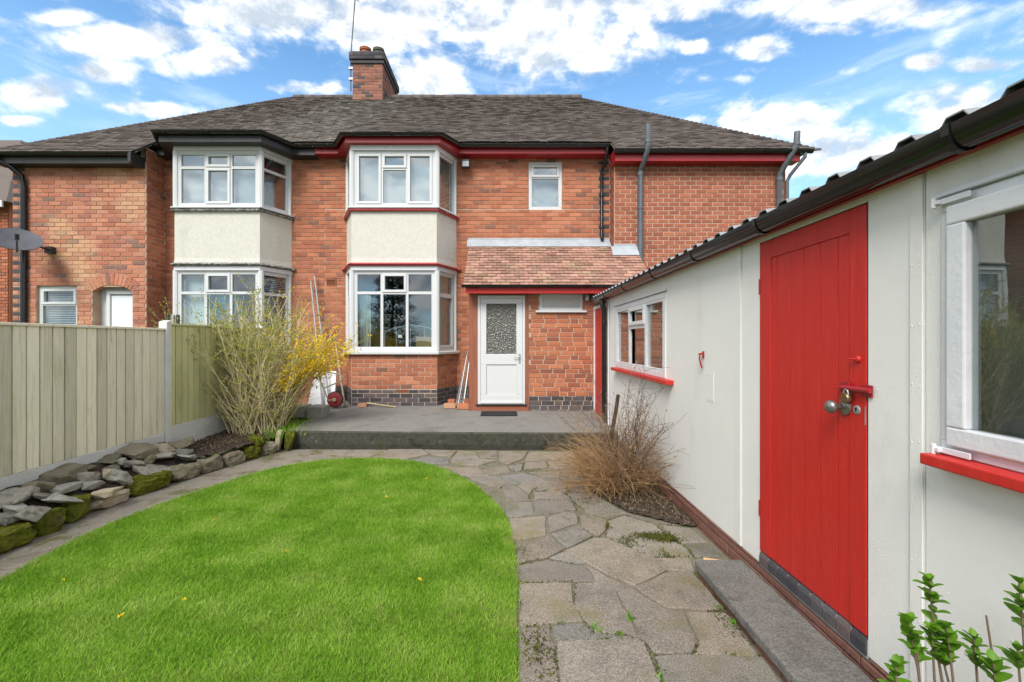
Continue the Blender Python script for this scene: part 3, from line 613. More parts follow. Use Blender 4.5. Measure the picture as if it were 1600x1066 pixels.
# soil beds
def bed(name, pts, zf, n=26, amp=.03):
    xs = [p[0] for p in pts]; ys = [p[1] for p in pts]; m = MB(); idx = {}
    def inside(x, y):
        c = False
        for i in range(len(pts)):
            (x1, y1), (x2, y2) = pts[i], pts[i - 1]
            if (y1 > y) != (y2 > y) and x < (x2 - x1) * (y - y1) / (y2 - y1) + x1: c = not c
        return c
    x0, x1, y0, y1 = min(xs), max(xs), min(ys), max(ys); nx = n; ny = int(n * (y1 - y0) / (x1 - x0)) + 2
    Z = [[zf(x0 + (x1 - x0) * i / nx, y0 + (y1 - y0) * j / ny) + rng.uniform(-amp, amp) for j in range(ny + 1)] for i in range(nx + 1)]
    for i in range(nx):
        for j in range(ny):
            cx, cy = x0 + (x1 - x0) * (i + .5) / nx, y0 + (y1 - y0) * (j + .5) / ny
            if not inside(cx, cy): continue
            q = []
            for a, b in ((i, j), (i + 1, j), (i + 1, j + 1), (i, j + 1)):
                if (a, b) not in idx: idx[(a, b)] = len(m.v); m.v.append((x0 + (x1 - x0) * a / nx, y0 + (y1 - y0) * b / ny, Z[a][b]))
                q.append(idx[(a, b)])
            m.f.append(tuple(q))
    return tag(m.build(name, 'soil', smooth=True, fix=False), kind='structure')
bed('flower_bed', [(.9, 5.5), (.925, 4.8), (1.15, 4.24), (1.58, 3.9), (1.66, 3.9), (1.66, 6.6), (1.0, 6.6)], lambda x, y: .014, 44, .008)
bed('shrub_bed', [(-4.25, 5.5), (-3.66, 5.5), (-3.5, 5.9), (-3.32, 6.5), (-3.1, 6.9), (-3.1, 8.0), (-3.3, 8.9), (-4.25, 8.9)], lambda x, y: .20 + .05 * min(1, max(0, (y - 5.7) / 1.2)), 40, .02)
bed('earth_bank', [(-4.27, .8), (-3.82, .8), (-3.82, 4.5), (-3.7, 5.3), (-3.62, 5.7), (-4.27, 5.7)], lambda x, y: .13 + .5 * max(0, -3.78 - x), 14, .015)
# grass blades
def pts_in(poly, n, dens=None):
    P = np.array(poly); lo, hi = P.min(0), P.max(0); res = []
    while sum(len(r) for r in res) < n:
        c = nr.random((n, 2)) * (hi - lo) + lo; ins = np.zeros(n, bool)
        for i in range(len(P)):
            x1, y1 = P[i]; x2, y2 = P[i - 1]
            with np.errstate(divide='ignore', invalid='ignore'):
                k = ((y1 > c[:, 1]) != (y2 > c[:, 1])) & (c[:, 0] < (x2 - x1) * (c[:, 1] - y1) / (y2 - y1) + x1)
            ins ^= k
        c = c[ins]
        if dens is not None: c = c[nr.random(len(c)) < dens(c)]
        res.append(c)
    return np.concatenate(res)[:n]
def blades(name, P, Z, h, w, lean, mat, parent=None, band=False):
    n = len(P); ang = nr.random(n) * 2 * np.pi; hh = h[0] + (h[1] - h[0]) * nr.random(n) ** 1.3; ww = w * (.7 + .6 * nr.random(n))
    dr = nr.random(n) * 2 * np.pi
    if band:
        up_ = np.where(np.sin(P[:, 1] * np.pi / .27 + .35 * np.sin(P[:, 0] * 1.7)) > 0, np.pi / 2, -np.pi / 2); k_ = nr.random(n) < .24
        dr = np.where(k_, up_ + nr.normal(0, .7, n), dr)
    ln = lean * hh * (.3 + nr.random(n))
    dx, dy_ = np.cos(ang) * ww / 2, np.sin(ang) * ww / 2; lx, ly = np.cos(dr) * ln, np.sin(dr) * ln
    V = np.zeros((n, 5, 3))
    V[:, 0] = np.c_[P[:, 0] - dx, P[:, 1] - dy_, Z]; V[:, 1] = np.c_[P[:, 0] + dx, P[:, 1] + dy_, Z]
    V[:, 2] = np.c_[P[:, 0] + dx * .8 + lx * .35, P[:, 1] + dy_ * .8 + ly * .35, Z + hh * .6]; V[:, 3] = np.c_[P[:, 0] - dx * .8 + lx * .35, P[:, 1] - dy_ * .8 + ly * .35, Z + hh * .6]
    V[:, 4] = np.c_[P[:, 0] + lx, P[:, 1] + ly, Z + hh]
    me = bpy.data.meshes.new(name); me.vertices.add(n * 5); me.vertices.foreach_set('co', V.ravel())
    b = np.arange(n)[:, None] * 5
    L = np.concatenate([b + np.array([0, 1, 2, 3]), b + np.array([3, 2, 4])], 1).ravel()
    me.loops.add(n * 7); me.loops.foreach_set('vertex_index', L)
    st = (np.arange(n)[:, None] * 7 + np.array([0, 4])).ravel(); me.polygons.add(n * 2); me.polygons.foreach_set('loop_start', st)
    me.update(calc_edges=True); me.materials.append(MT[mat])
    return tag(link(bpy.data.objects.new(name, me), parent), kind='stuff')
LW = [p for p in LAWN if p[1] > 1.0]; LW = [(.06, 1.5)] + LW[:-2] + [(-3.28, 2.4), (-3.22, 1.5)]
P = pts_in(LW, 380000, lambda c: np.clip(1.15 - .13 * (c[:, 1] - 2), .45, 1))
P = P + nr.normal(0, .012, P.shape)
bare = np.sin(P[:, 1] * 9.1) * np.sin(P[:, 1] * 3.7 + 1) > .55
P = P[~(bare & (P[:, 0] > -.05 + .05 * nr.random(len(P))) & (P[:, 1] < 4.2) & (nr.random(len(P)) < .8))]
g = blades('grass', P, np.full(len(P), .004), (.010, .036), .0034, 1.0, 'grass', band=True)
tag(g, 'short bright green mown grass covering the rounded lawn', 'grass')
Pl = pts_in([(.93, 5.5), (.95, 4.82), (1.17, 4.26), (1.58, 3.92), (1.64, 3.92), (1.64, 6.4), (1.0, 6.4)], 2600)
tag(blades('leaf_litter', Pl, np.full(len(Pl), .018), (.006, .02), .012, 2.2, 'litter'), 'dry leaf litter and twig bits on the bed by the outbuilding', 'litter')
Pl = pts_in([(-4.2, 5.7), (-3.66, 5.6), (-3.4, 6.5), (-3.2, 7.2), (-4.2, 7.2)], 1500)
tag(blades('leaf_litter', Pl, np.full(len(Pl), .25), (.006, .02), .012, 2.2, 'litter'), 'dry leaf litter under the forsythia bush', 'litter')
# moss in the paving joints and in patches on the slabs
mp = []
for s_ in SLABS:
    for i in range(len(s_)):
        a, b = Vector(s_[i - 1]), Vector(s_[i])
        if math.sin(a.x * 5.1 + a.y * 2.3) + math.sin(b.y * 4.7 - b.x * 3.1) < .15: continue
        for k in range(int((b - a).length * 90)):
            p = a.lerp(b, rng.random()); mp.append((p.x + rng.gauss(0, .006), p.y + rng.gauss(0, .006)))
for (x, y, sx, sy, n) in [(1.22, 3.72, .09, .035, 900), (1.32, 3.66, .07, .03, 500), (.98, 3.62, .05, .05, 260), (.87, 3.92, .03, .04, 180), (.14, 3.45, .03, .07, 420), (.17, 2.35, .05, .1, 260), (.83, 4.5, .1, .05, 260), (.75, 4.05, .06, .06, 200), (1.25, 2.75, .02, .12, 220), (1.2, 3.35, .03, .06, 160)]:
    for k in range(n): mp.append((x + rng.gauss(0, sx), y + rng.gauss(0, sy)))
mp = np.array([p for p in mp if p[0] > .09]); tag(blades('moss_tufts', mp, np.full(len(mp), .004), (.006, .016), .009, 1.3, 'moss_tuft'), 'dark moss growing in the joints and patches of the paved path', 'moss')
fp = np.array([(-1.62, 3.42), (-1.95, 2.78), (-2.9, 3.0), (-.55, 3.0), (-1.2, 4.6), (-2.55, 4.0), (-2.2, 2.6), (-.9, 5.2)]); fp = np.repeat(fp, 4, 0) + nr.normal(0, .006, (32, 2))
tag(blades('fallen_petals', fp, np.full(32, .024), (.008, .016), .014, 1.5, 'petal'), 'a few yellow petals scattered on the lawn', 'petals')

# ================================================================== THE HOUSES
YM = 9.4                                   # plane of the main rear wall
def bay_pts(cx, off=0): return [(cx - 1.135, YM), (cx - .82, 8.75), (cx + .82, 8.75), (cx + 1.135, YM)]
def bay(house, cx, wallobj, mas, c):
    P = bay_pts(cx); frs = []
    for (a, b) in zip(P[:-1], P[1:]):
        frs.append((Fr(a[0], a[1], math.atan2(b[1] - a[1], b[0] - a[0])), math.dist(a, b)))
    # brick base with blue engineering courses
    mb = MB()
    for i, (fr, L) in enumerate(frs):
        ops = [(.87, 1.10, .60, .665)] if i == 1 and c['vent'] else []
        backing(mb, fr, L, .2, 1.34, ops, .02); mas.wall(fr, L, .262, 1.34, ops, 'brick', blue=.68, half0=i)
    mb.build('bay_base', 'mortar', wallobj, fix=False)
    if c['vent']:
        v = MB(); fr = frs[1][0]
        for k in range(6): v.fbox(fr, .88, 1.09, -.015, .003, .604 + k * .0102, .609 + k * .0102)
        for k in range(8): v.fbox(fr, .88 + k * .029, .888 + k * .029, -.016, .001, .602, .663)
        v.build('air_brick', 'terracotta', wallobj)
    # pebbledashed band between the floors
    q = [(cx - 1.135, YM), (cx - .82, 8.75), (cx + .82, 8.75), (cx + 1.135, YM)]
    MB().sweep(q, [(-.2, 3.10), (.012, 3.10), (.0, 3.2), (0, 4.03), (.004, 4.10), (-.2, 4.10)]).build('render_band', 'pebble', wallobj)
    # trims, sills, heads
    MB().sweep(q, [(-.05, 4.098), (.055, 4.092), (.06, 4.125), (-.05, 4.165)]).build('upper_sill_trim', c['trim_up'], wallobj, .004)
    MB().sweep(q, [(-.05, 4.166), (.062, 4.145), (.066, 4.17), (-.05, 4.20)]).build('upper_sill', 'white', wallobj, .004)
    MB().sweep([(q[0][0] - .06, YM - .02)] + [(x + (-.0 if i < 2 else .0), y) for i, (x, y) in enumerate(q)] + [(q[3][0] + .06, YM - .02)] if False else q, [(-.05, 3.10), (-.05, 3.03), (.05, 3.045), (.075, 3.07), (.02, 3.105)]).build('drip_trim', c['trim_lo'], wallobj, .004)
    for sx in (-1, 1): part('drip_trim', c['trim_lo'], wallobj, *[(cx + sx * 1.14 if sx > 0 else cx - 1.22, cx + 1.22 if sx > 0 else cx - 1.14, YM - .075, YM - .002, 3.045, 3.095)], bevel=.006)
    MB().sweep(q, [(-.06, 2.96), (.012, 2.96), (.012, 3.044), (-.06, 3.044)]).build('window_head', 'white_paint', wallobj)
    MB().sweep(q, [(-.08, 1.335), (.075, 1.345), (.08, 1.39), (-.08, 1.425)]).build('lower_sill', 'white', wallobj, .005)
    MB().sweep(q, [(-.06, 5.27), (.018, 5.27), (.018, 5.362), (-.06, 5.362)]).build('window_head', 'white_paint', wallobj)
    # windows of the three facets, both floors
    for (za, zb, key, gl) in ((4.185, 5.272, 'up', 'glass_up'), (1.41, 2.962, 'lo', 'glass')):
        for i, (fr, L) in enumerate(frs):
            e = .03
            window(house, fr, e, L - e, za, zb, c[key][i], -.03, .05, .026, gl)
        for x, y in P[1:3]:
            MB().tube([(x, y + .045, za), (x, y + .045, zb)], .055, 8).build('corner_post', 'white', house)
        for x, s in ((P[0][0], 1), (P[3][0], -1)):
            part('corner_post', 'white', house, (min(x, x + s * .05), max(x, x + s * .05), YM - .06, YM - .002, za, zb))
    return frs
def polyroof(cx, y): return [(cx - 1.27, 9.10), (cx - .93, 8.50), (cx + .93, 8.50), (cx + 1.27, 9.10)]
FSP = [[(0, 1, 0, .67, False), (0, 1, .67, 1, False)]]
# ---------------- the near house
H = thing('house', (0, 9.4, 0), 'red brick house with red gutters boards, white bay window and tiled porch', 'house')
hw = MB(); mas = Masonry()
CXR = -2.12
frM = Fr(-3.82, YM, 0)
opM = [(CXR - 1.12 + 3.82, CXR + 1.12 + 3.82, .15, 5.44), (.50 + 3.82, 1.19 + 3.82, 4.31, 5.30), (-3.17 - .42 + 3.82, -3.17 - .21 + 3.82, 2.735, 2.865)]
opM[2] = (.14, .36, 2.735, 2.885)
backing(hw, frM, 6.01, .1, 5.45, opM)
def qu(u, k): return u > 5.66 and k % 2 == 0
mas.wall(frM, 6.01, .262, 5.43, opM, 'brick', blue=.68, keep=lambda u, z: not (u > 3.3 and z < 3.3) and u > .062, quoin=qu, half0=1)
WALL = hw.build('wall', 'mortar_red', H, fix=False)
v = MB(); border(v, frM, .145, .355, -.03, .012, 2.74, 2.88, .018)
for k in range(6): v.fbox(frM, .163, .337, -.03, .002, 2.765 + k * .017, 2.774 + k * .017)
v.build('air_brick', 'terracotta', WALL)
for u in (.42, 3.9, 4.68): 
    v = MB()
    for k in range(5): v.fbox(frM, u, u + .2, .007, .012, 5.29 + k * .013, 5.296 + k * .013)
    v.build('wall_vent', 'brick_dark', WALL)
# extension
hx = MB(); frR = Fr(2.19, YM, R(-90)); frE = Fr(2.19, 9.05, 0)
backing(hx, frR, .35, .1, 5.2); backing(hx, frE, 3.40, .1, 5.2)
XW = hx.build('extension_wall', 'mortar_pale', H, fix=False)
mx = Masonry()
mx.wall(frR, .35, 2.4, 5.18, (), 'brick_new', .0845, .216, .013); mx.wall(frE, 3.40, 2.25, 5.14, (), 'brick_new', .0845, .216, .013)
m = MB()
m.poly([(5.59, 9.05, .1), (5.59, 16.8, .1), (5.59, 16.8, 5.3), (5.59, 9.05, 5.3)]); m.poly([(-3.82, 16.8, .1), (5.59, 16.8, .1), (5.59, 16.8, 5.3), (-3.82, 16.8, 5.3)])
m.build('back_wall', 'mortar_red', H, fix=False)
# porch
frP = Fr(-.642, 8.3, 0)
opP = [(0, 1.086, .2, 2.46), (.642 + .642, 1.424 + .642, 2.125, 2.46)]
hp = MB(); backing(hp, frP, 2.95, .1, 2.50, opP)
hp.poly([(-.642, 8.3, .1), (-.642, YM, .1), (-.642, YM, 3.5), (-.642, 8.3, 2.5)])
PW = hp.build('porch_wall', 'mortar', H, fix=False)
mas.wall(frP, 2.95, .262, 2.46, opP, 'brick_porch', blue=.575, flemish=True)
n_before = 0
mas.flush(WALL, 300); mx.flush(XW, 90)
frs = bay(H, CXR, WALL, mas2 := Masonry(), dict(vent=True, trim_up='red_dull', trim_lo='red_dull',
    up=[[(0, 1, 0, 1, False)], [(0, .335, 0, 1, True), (.335, .665, 0, .70, False), (.335, .665, .70, 1, True), (.665, 1, 0, 1, True)], [(0, 1, 0, 1, False)]],
    lo=[[(0, 1, 0, .73, True), (0, 1, .73, 1, False)], [(0, .335, 0, .735, False), (.335, .665, 0, .735, False), (.665, 1, 0, .735, False), (0, .335, .735, 1, False), (.335, .665, .735, 1, True), (.665, 1, .735, 1, False)], [(0, 1, 0, .73, True), (0, 1, .73, 1, False)]]))
mas2.flush(WALL, 150)
# rooms behind the glass
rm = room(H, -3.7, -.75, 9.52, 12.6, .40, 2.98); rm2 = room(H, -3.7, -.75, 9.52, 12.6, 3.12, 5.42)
m = MB().poly([(-3.2, 9.5, .95), (-1.05, 9.5, .95), (-1.33, 8.8, .95), (-2.9, 8.8, .95)]); m.build('inner_sill', 'white_paint', rm)
part('bay_floor', 'interior', rm2, (-3.1, -1.1, 8.95, 9.6, 4.11, 4.13))
frF, LF = frs[1]; frRt, LR = frs[2]; frL, LL = frs[0]
part('blind_or_sky_sheet', 'blind', H, (.06, LF - .06, -.16, -.155, 4.2, 5.26), fr=frF)  # added pale sheet standing in for sky mirrored in the upper bay panes
part('blind_or_sky_sheet', 'blind', H, (.06, LL - .06, -.15, -.145, 4.2, 5.26), fr=frL)  # second added sheet, giving the side pane its reflected sky tone
curtain(H, frRt, .08, .60, -.12, 4.2, 5.26, folds=5, pinch=.3)
curtain(H, frRt, .06, LR - .12, -.14, 1.42, 2.95, folds=6); curtain(H, frF, .09, .30, -.24, 1.42, 2.5, folds=3)
# gable upper window of the landing
frU = Fr(-3.82, YM, 0)
wd = window(H, frU, .50 + 3.82, 1.19 + 3.82, 4.31, 5.30, [(0, 1, 0, .70, False), (0, 1, .70, 1, True)], -.02, .05, .02, 'glass_up')
part('trickle_vent', 'white', wd, (.62 + 3.82, 1.07 + 3.82, -.02, .0, 5.262, 5.282), fr=frU)
room(H, .3, 1.4, 9.52, 11.6, 4.0, 5.42); part('blind_or_sky_sheet', 'blind', H, (.54, 1.15, 9.60, 9.605, 4.35, 5.27))  # pale sheet added behind this pane too, in place of reflected sky
for x in (.60, .69): MB().lathe((x, 9.53, 4.36), [(.03, 0), (.032, .09), (.016, .12), (.016, .15)], 10).build('toiletry_bottle', 'white', wd)
# porch door and frame
F = MB()
F.fbox(frP, 0, .158, -.09, .015, .36, 2.46).fbox(frP, 1.02, 1.086, -.09, .015, .36, 2.46).fbox(frP, .158, 1.02, -.09, .012, 2.43, 2.46).fbox(frP, -.01, 1.09, -.1, .045, .33, .43)
F.fbox(frP, .062, .066, .014, .018, .44, 2.45)
dfm = F.build('door_frame', 'wood_brown', H, .005)
du0, du1, dz0, dz1 = .176, 1.012, .452, 2.424
Fw = MB(); border(Fw, frP, .159, 1.019, -.06, .022, .436, 2.428, .045); dw = Fw.build('door_surround', 'white', H, .004)
d = MB(); a, b = .206, .972
d.fbox(frP, a, b, -.05, .012, .482, .62).fbox(frP, a, b, -.05, .012, 1.17, 1.36).fbox(frP, a, b, -.05, .012, 2.28, 2.38)
d.fbox(frP, a, a + .11, -.05, .012, .62, 1.17).fbox(frP, b - .11, b, -.05, .012, .62, 1.17).fbox(frP, a, a + .11, -.05, .012, 1.36, 2.28).fbox(frP, b - .11, b, -.05, .012, 1.36, 2.28)
d.fbox(frP, a + .11, b - .11, -.04, -.006, .62, 1.17)
door = d.build('door', 'white', H, .006)
part('pane', 'obscure', door, (a + .11, b - .11, -.03, -.02, 1.36, 2.28), fr=frP)
part('weather_bar', 'white', door, (a - .01, b + .01, .012, .035, .46, .50), bevel=.006, fr=frP)
hd = MB(); hd.fbox(frP, .905, .935, .012, .022, 1.20, 1.36); hd.tube([frP.p(.92, .02, 1.315), frP.p(.92, .06, 1.315), frP.p(.81, .062, 1.312)], .009, 8); hd.build('handle', 'steel', door)
part('threshold', 'blackpaint', H, (.12, 1.05, .015, .075, .432, .456), bevel=.006, fr=frP)
window(H, frP, .642 + .642, 1.424 + .642, 2.155, 2.455, [(0, 1, 0, 1, False)], -.0, .05, .02, 'frosted', depth=.07)
part('window_sill', 'white', H, (1.21, 2.14, -.01, .06, 2.118, 2.154), bevel=.006, fr=frP)
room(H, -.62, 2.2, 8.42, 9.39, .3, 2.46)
# porch roof
pr = MB(); pz = lambda y: 3.62 - (9.4 - y) * .736
pr.hexa([(-.70, 7.98, pz(7.98) - .03), (2.62, 7.98, pz(7.98) - .03), (2.62, 9.4, pz(9.4) - .03), (-.70, 9.4, pz(9.4) - .03), (-.70, 7.98, pz(7.98)), (2.62, 7.98, pz(7.98)), (2.62, 9.4, pz(9.4)), (-.70, 9.4, pz(9.4))])
PR = pr.build('porch_roof', 'blackpaint', H)
cs, sn = math.cos(math.atan(.736)), math.sin(math.atan(.736)); rows = []
for k in range(16):
    y = 7.955 + k * .108 * cs; x1 = 2.62
    rows.append((k, y, pz(y), cs, sn, [(-.72, 2.17 if y > 9.02 else 2.64)]))
tiles(PR, rows, lambda x, y: 'tile_porch', limit=340)
m = MB(); m.box(-.74, 2.17, 9.375, 9.392, 3.56, 3.72); 
m.hexa([(-.76, 9.20, pz(9.20) + .035), (2.17, 9.20, pz(9.20) + .035), (2.17, 9.376, 3.665), (-.76, 9.376, 3.665), (-.76, 9.20, pz(9.2) + .05), (2.17, 9.20, pz(9.2) + .05), (2.17, 9.376, 3.68), (-.76, 9.376, 3.68)])
m.build('lead_flashing', 'lead', H, .006)
m = MB(); m.box(2.175, 2.62, 9.03, 9.043, 3.40, 3.53); m.hexa([(2.12, 8.88, pz(8.88) + .035), (2.64, 8.88, pz(8.88) + .035), (2.64, 9.032, 3.47), (2.12, 9.032, 3.47), (2.12, 8.88, pz(8.88) + .05), (2.64, 8.88, pz(8.88) + .05), (2.64, 9.032, 3.485), (2.12, 9.032, 3.485)])
m.build('lead_flashing', 'lead', H, .006)
part('porch_fascia', 'red', H, (-.68, 2.6, 8.02, 8.045, 2.44, 2.565), bevel=.004)
gutter(H, [(-.75, 8.02), (2.6, 8.02)], 2.585, .048, brackets=[(-.5, 8.02, 0), (.35, 8.02, 0), (1.2, 8.02, 0)])
part('soffit', 'white_paint', H, (-.66, 2.6, 8.05, 8.29, 2.47, 2.485))
# main gutters and boards
def eave_pts(cx, xa, xb):
    q = [(cx - 1.22, 9.14), (cx - .90, 8.63), (cx + .90, 8.63), (cx + 1.22, 9.14)]
    return [(xa, 9.14)] + q + [(xb, 9.14)]
ep = eave_pts(CXR, -3.80, 2.10)
MB().sweep(ep, [(-.02, 5.375), (.002, 5.375), (.002, 5.49), (-.02, 5.49)]).build('fascia', 'red_dull', H, .004)
MB().sweep(ep, [(-.30, 5.365), (.004, 5.365), (.004, 5.378), (-.30, 5.378)]).build('soffit', 'red_dull', H)
gutter(H, ep, 5.515, .058, brackets=[(-3.5, 9.14, 0)] + [(x, 8.63, 0) for x in (-2.85, -2.12, -1.45)] + [(x, 9.14, 0) for x in (-.55, .15, .85, 1.5)])
ex = [(2.16, 8.80), (5.72, 8.80)]
MB().sweep(ex, [(-.02, 5.08), (.002, 5.08), (.002, 5.22), (-.02, 5.22)]).build('fascia', 'red_dull', H, .004)
m = MB(); m.box(2.16, 5.72, 8.80, 9.05, 5.085, 5.10); m.box(2.14, 2.158, 8.80, 9.16, 5.08, 5.34); m.build('soffit', 'red_dull', H)
gutter(H, [(2.10, 8.80), (5.92, 8.80)], 5.265, .058, brackets=[(x, 8.80, 0) for x in (2.3, 3.15, 4.0, 4.9)])
# rain and soil pipes
def pipe(parent, pts, r, mat, collars=(), name='downpipe'):
    o = MB().tube(pts, r, 12).build(name, mat, parent, smooth='auto')
    for c, dz in collars: MB().tube([c, (c[0], c[1], c[2] + dz)], r + .008, 12).build('collar', mat, o, smooth='auto')
    return o
pipe(H, [(2.06, 9.09, 5.46), (2.06, 9.09, 5.38), (2.04, 9.2, 5.22), (2.0, 9.345, 5.08), (2.0, 9.345, 3.72), (2.0, 9.28, 3.67)], .034, 'black', [((2.0, 9.345, 4.9), .04), ((2.0, 9.345, 4.55), .03), ((2.0, 9.345, 3.9), .03)])
pipe(H, [(2.74, 8.68, 5.73), (2.745, 8.68, 5.36), (2.74, 8.70, 5.27), (2.70, 8.86, 5.06), (2.68, 8.97, 4.95), (2.68, 8.97, 3.0)], .055, 'pipe_grey', [((2.742, 8.68, 5.38), .05), ((2.68, 8.97, 4.86), .06), ((2.68, 8.97, 4.2), .02), ((2.68, 8.97, 3.16), .05)], 'soil_pipe')
pipe(H, [(5.60, 8.70, 5.60), (5.58, 8.69, 5.35), (5.55, 8.72, 5.26), (5.45, 8.86, 5.0), (5.42, 8.97, 4.86), (5.42, 8.97, 2.4)], .055, 'pipe_grey', [((5.585, 8.69, 5.34), .05), ((5.42, 8.97, 4.76), .06)], 'soil_pipe')
pipe(H, [(5.78, 8.74, 5.24), (5.78, 8.75, 5.14), (5.62, 8.95, 4.86), (5.58, 8.98, 4.75), (5.58, 8.98, 2.4)], .034, 'pipe_grey')
# roof
TA = .77; ct, st_ = math.cos(math.atan(TA)), math.sin(math.atan(TA)); rz = lambda y: 5.565 + (y - 9.1) * TA
YR = 13.0; ZR = rz(YR)
hipL = lambda y: -9.80 + (y - 8.58) * (3.80 / 4.42); hipR = lambda y: 5.96 - (y - 8.72) * (4.0 / 4.28)
def roof_body(name, parent, quads, mat): 
    m = MB()
    for q in quads: m.poly(q)
    return m.build(name, mat, parent, fix=False)
z_ = .02
RR = roof_body('roof', H, [[(-3.82, 9.12, rz(9.12) - z_), (2.12, 9.12, rz(9.12) - z_), (2.12, YR, ZR - z_), (-3.82, YR, ZR - z_)],
    [(2.12, 8.76, rz(8.76) - z_), (5.92, 8.76, rz(8.76) - z_), (1.98, YR, ZR - z_), (2.12, YR, ZR - z_)],
    [(5.92, 8.76, rz(8.76) - z_), (5.92, 17.2, rz(8.76) - z_), (1.98, YR, ZR - z_)],
    [(-3.82, YR, ZR - z_), (1.98, YR, ZR - z_), (5.92, 17.2, rz(8.76) - z_), (-3.82, 17.2, rz(8.76) - z_)]], 'tile')
rl, rr = [], []
g_ = .1
for k in range(58):
    y = 8.56 + k * g_ * ct
    if y > YR: break
    a, b = hipL(y), hipR(y); left, right = [], []
    if y < 9.06:
        left.append((a, -6.98))
        if y > 8.71: right.append((2.13, b))
    else: left.append((a, -3.83)); right.append((-3.83, b))
    rl.append((k, y, rz(y), ct, st_, left)); rr.append((k, y, rz(y), ct, st_, right))
def lich(x, y):
    c = -3.6 + .22 * (y - 11); dd = abs(x - c + .35) / (.95 + .1 * (13 - y)); return 'tile_lichen' if dd + rng.uniform(-.45, .45) < .95 else 'tile'
tiles(RR, rr, lich, limit=300)
# bay roof lead/tiles
def bay_roof(parent, roofobj, cx, yf=8.49):
    m = MB(); q = polyroof(cx, 0)
    m.poly([(q[0][0], 9.13, 5.56), (q[1][0], yf, 5.53), (q[2][0], yf, 5.53), (q[3][0], 9.13, 5.56), (q[3][0], 9.4, 5.78), (q[0][0], 9.4, 5.78)])
    m.build('bay_roof', 'tile', roofobj, fix=False)
bay_roof(H, RR, CXR, 8.60)
def ridge(parent, xa, xb):
    n = int((xb - xa) / .3); me = None
    m = MB().tube([(-.148, 0, 0), (.148, 0, 0)], .105, 10); me = m.mesh('ridge_tile', 'tile', True)
    for i in range(n + 1):
        x = xa + (i + .5) * .3
        if x > xb: break
        o = bpy.data.objects.new('ridge_tile', me); link(o, parent, (x, YR, ZR - .045 + rng.uniform(-.006, .006)))
ridge(RR, -3.8, 2.05)
def hip(parent, fn, sgn, ya):
    m = MB(); y = ya; k = 0
    while y < YR - .05:
        x = fn(y); z = rz(y) + .01
        q = [(x - .11, y - .03, z - .05), (x + .11, y - .03, z - .05), (x + .10, y + .2, z + .03), (x - .10, y + .2, z + .03)]
        m.hexa([*q, *[(a, b, c + .045) for a, b, c in q]]); y += g_ * ct
    return tag(m.build('hip_tiling', 'tile', parent, fix=False), kind='stuff')
hip(RR, lambda y: hipR(y) + .02, 1, 8.74)
# chimney
ch = MB(); ch.box(-4.2, -3.38, 12.60, 14.2, 7.9, 9.28); CH = ch.build('chimney', 'mortar_grey', H)
mc = Masonry(); mc.wall(Fr(-4.2, 12.6, 0), .82, 8.1, 9.27, (), 'brick_chim', .083, .235, .012); mc.wall(Fr(-3.38, 12.6, R(90)), 1.6, 8.2, 9.27, (), 'brick_chim', .083, .235, .012)
mc.flush(CH, 0)
cap = MB(); cap.box(-4.25, -3.33, 12.55, 14.25, 9.27, 9.36).box(-4.28, -3.30, 12.52, 14.28, 9.362, 9.56).box(-4.22, -3.36, 12.58, 14.22, 9.562, 9.62); cap.build('chimney_cap', 'brick_dark', CH, .012)
m2 = Masonry(); m2.wall(Fr(-4.28, 12.52, 0), .98, 9.362, 9.56, (), 'brick_dark', .099, .235, .012); m2.wall(Fr(-3.30, 12.52, R(90)), 1.76, 9.362, 9.56, (), 'brick_dark', .099, .235, .012); m2.flush(CH, 0)
for (x, y, mt, hh) in ((-3.92, 12.85, 'terracotta', .24), (-3.55, 12.85, 'darkpot', .22), (-3.55, 13.4, 'terracotta', .2), (-3.92, 13.4, 'darkpot', .2), (-3.55, 13.95, 'terracotta', .18)):
    MB().lathe((x, y, 9.6), [(.15, 0), (.135, hh - .08), (.16, hh - .07), (.165, hh), (.12, hh), (.115, hh - .1)], 18).build('chimney_pot', mt, CH, smooth='auto')
m = MB(); m.sweep([(-4.24, 12.7), (-4.24, 12.575), (-3.35, 12.575), (-3.35, 13.6)], [(0, 8.1), (.02, 8.1), (.02, 8.18), (0, 8.2)], True); m.build('lead_flashing', 'lead', CH)
m = MB(); m.hexa([(-3.37, 12.58, 8.12), (-3.33, 12.58, 8.12), (-3.33, 13.05, 8.5), (-3.37, 13.05, 8.5), (-3.37, 12.58, 8.24), (-3.33, 12.58, 8.24), (-3.33, 13.05, 8.66), (-3.37, 13.05, 8.66)]); m.build('lead_flashing', 'lead', CH)

# ---------------- the neighbouring house
NH = thing('neighbouring_house', (-6.7, 9.4, 0), 'adjoining brick house with black gutters and arched doorway behind the fence', 'house')
nw = MB(); nm = Masonry(); CXL = -5.52
frN = Fr(-7.0, YM, 0); opN = [(CXL - 1.12 + 7.0, CXL + 1.12 + 7.0, .15, 5.44)]
backing(nw, frN, 3.179, .1, 5.45, opN); NWALL = nw.build('wall', 'mortar_red', NH, fix=False)
nm.wall(frN, 3.297, .262, 5.43, opN, 'brick')
frA = Fr(-9.61, 8.9, 0); frB = Fr(-7.0, 8.9, R(90))
opA = [(.46, 1.25, 1.45, 2.68), (1.56, 2.34, .2, 2.66)]
nl = MB(); backing(nl, frA, 2.61, .1, 5.1, opA, .22); LW2 = nl.build('wing_wall', 'mortar_red', NH, fix=False)
nb = MB(); backing(nb, frB, .5, .1, 5.39); nb.build('wing_side_wall', 'mortar', NH, fix=False)
na = Masonry(); na.wall(frA, 2.61, .262, 5.05, opA, 'brick_pink', zmin=1.2, quoin=lambda u, k: u < .2 and k % 2 == 0)
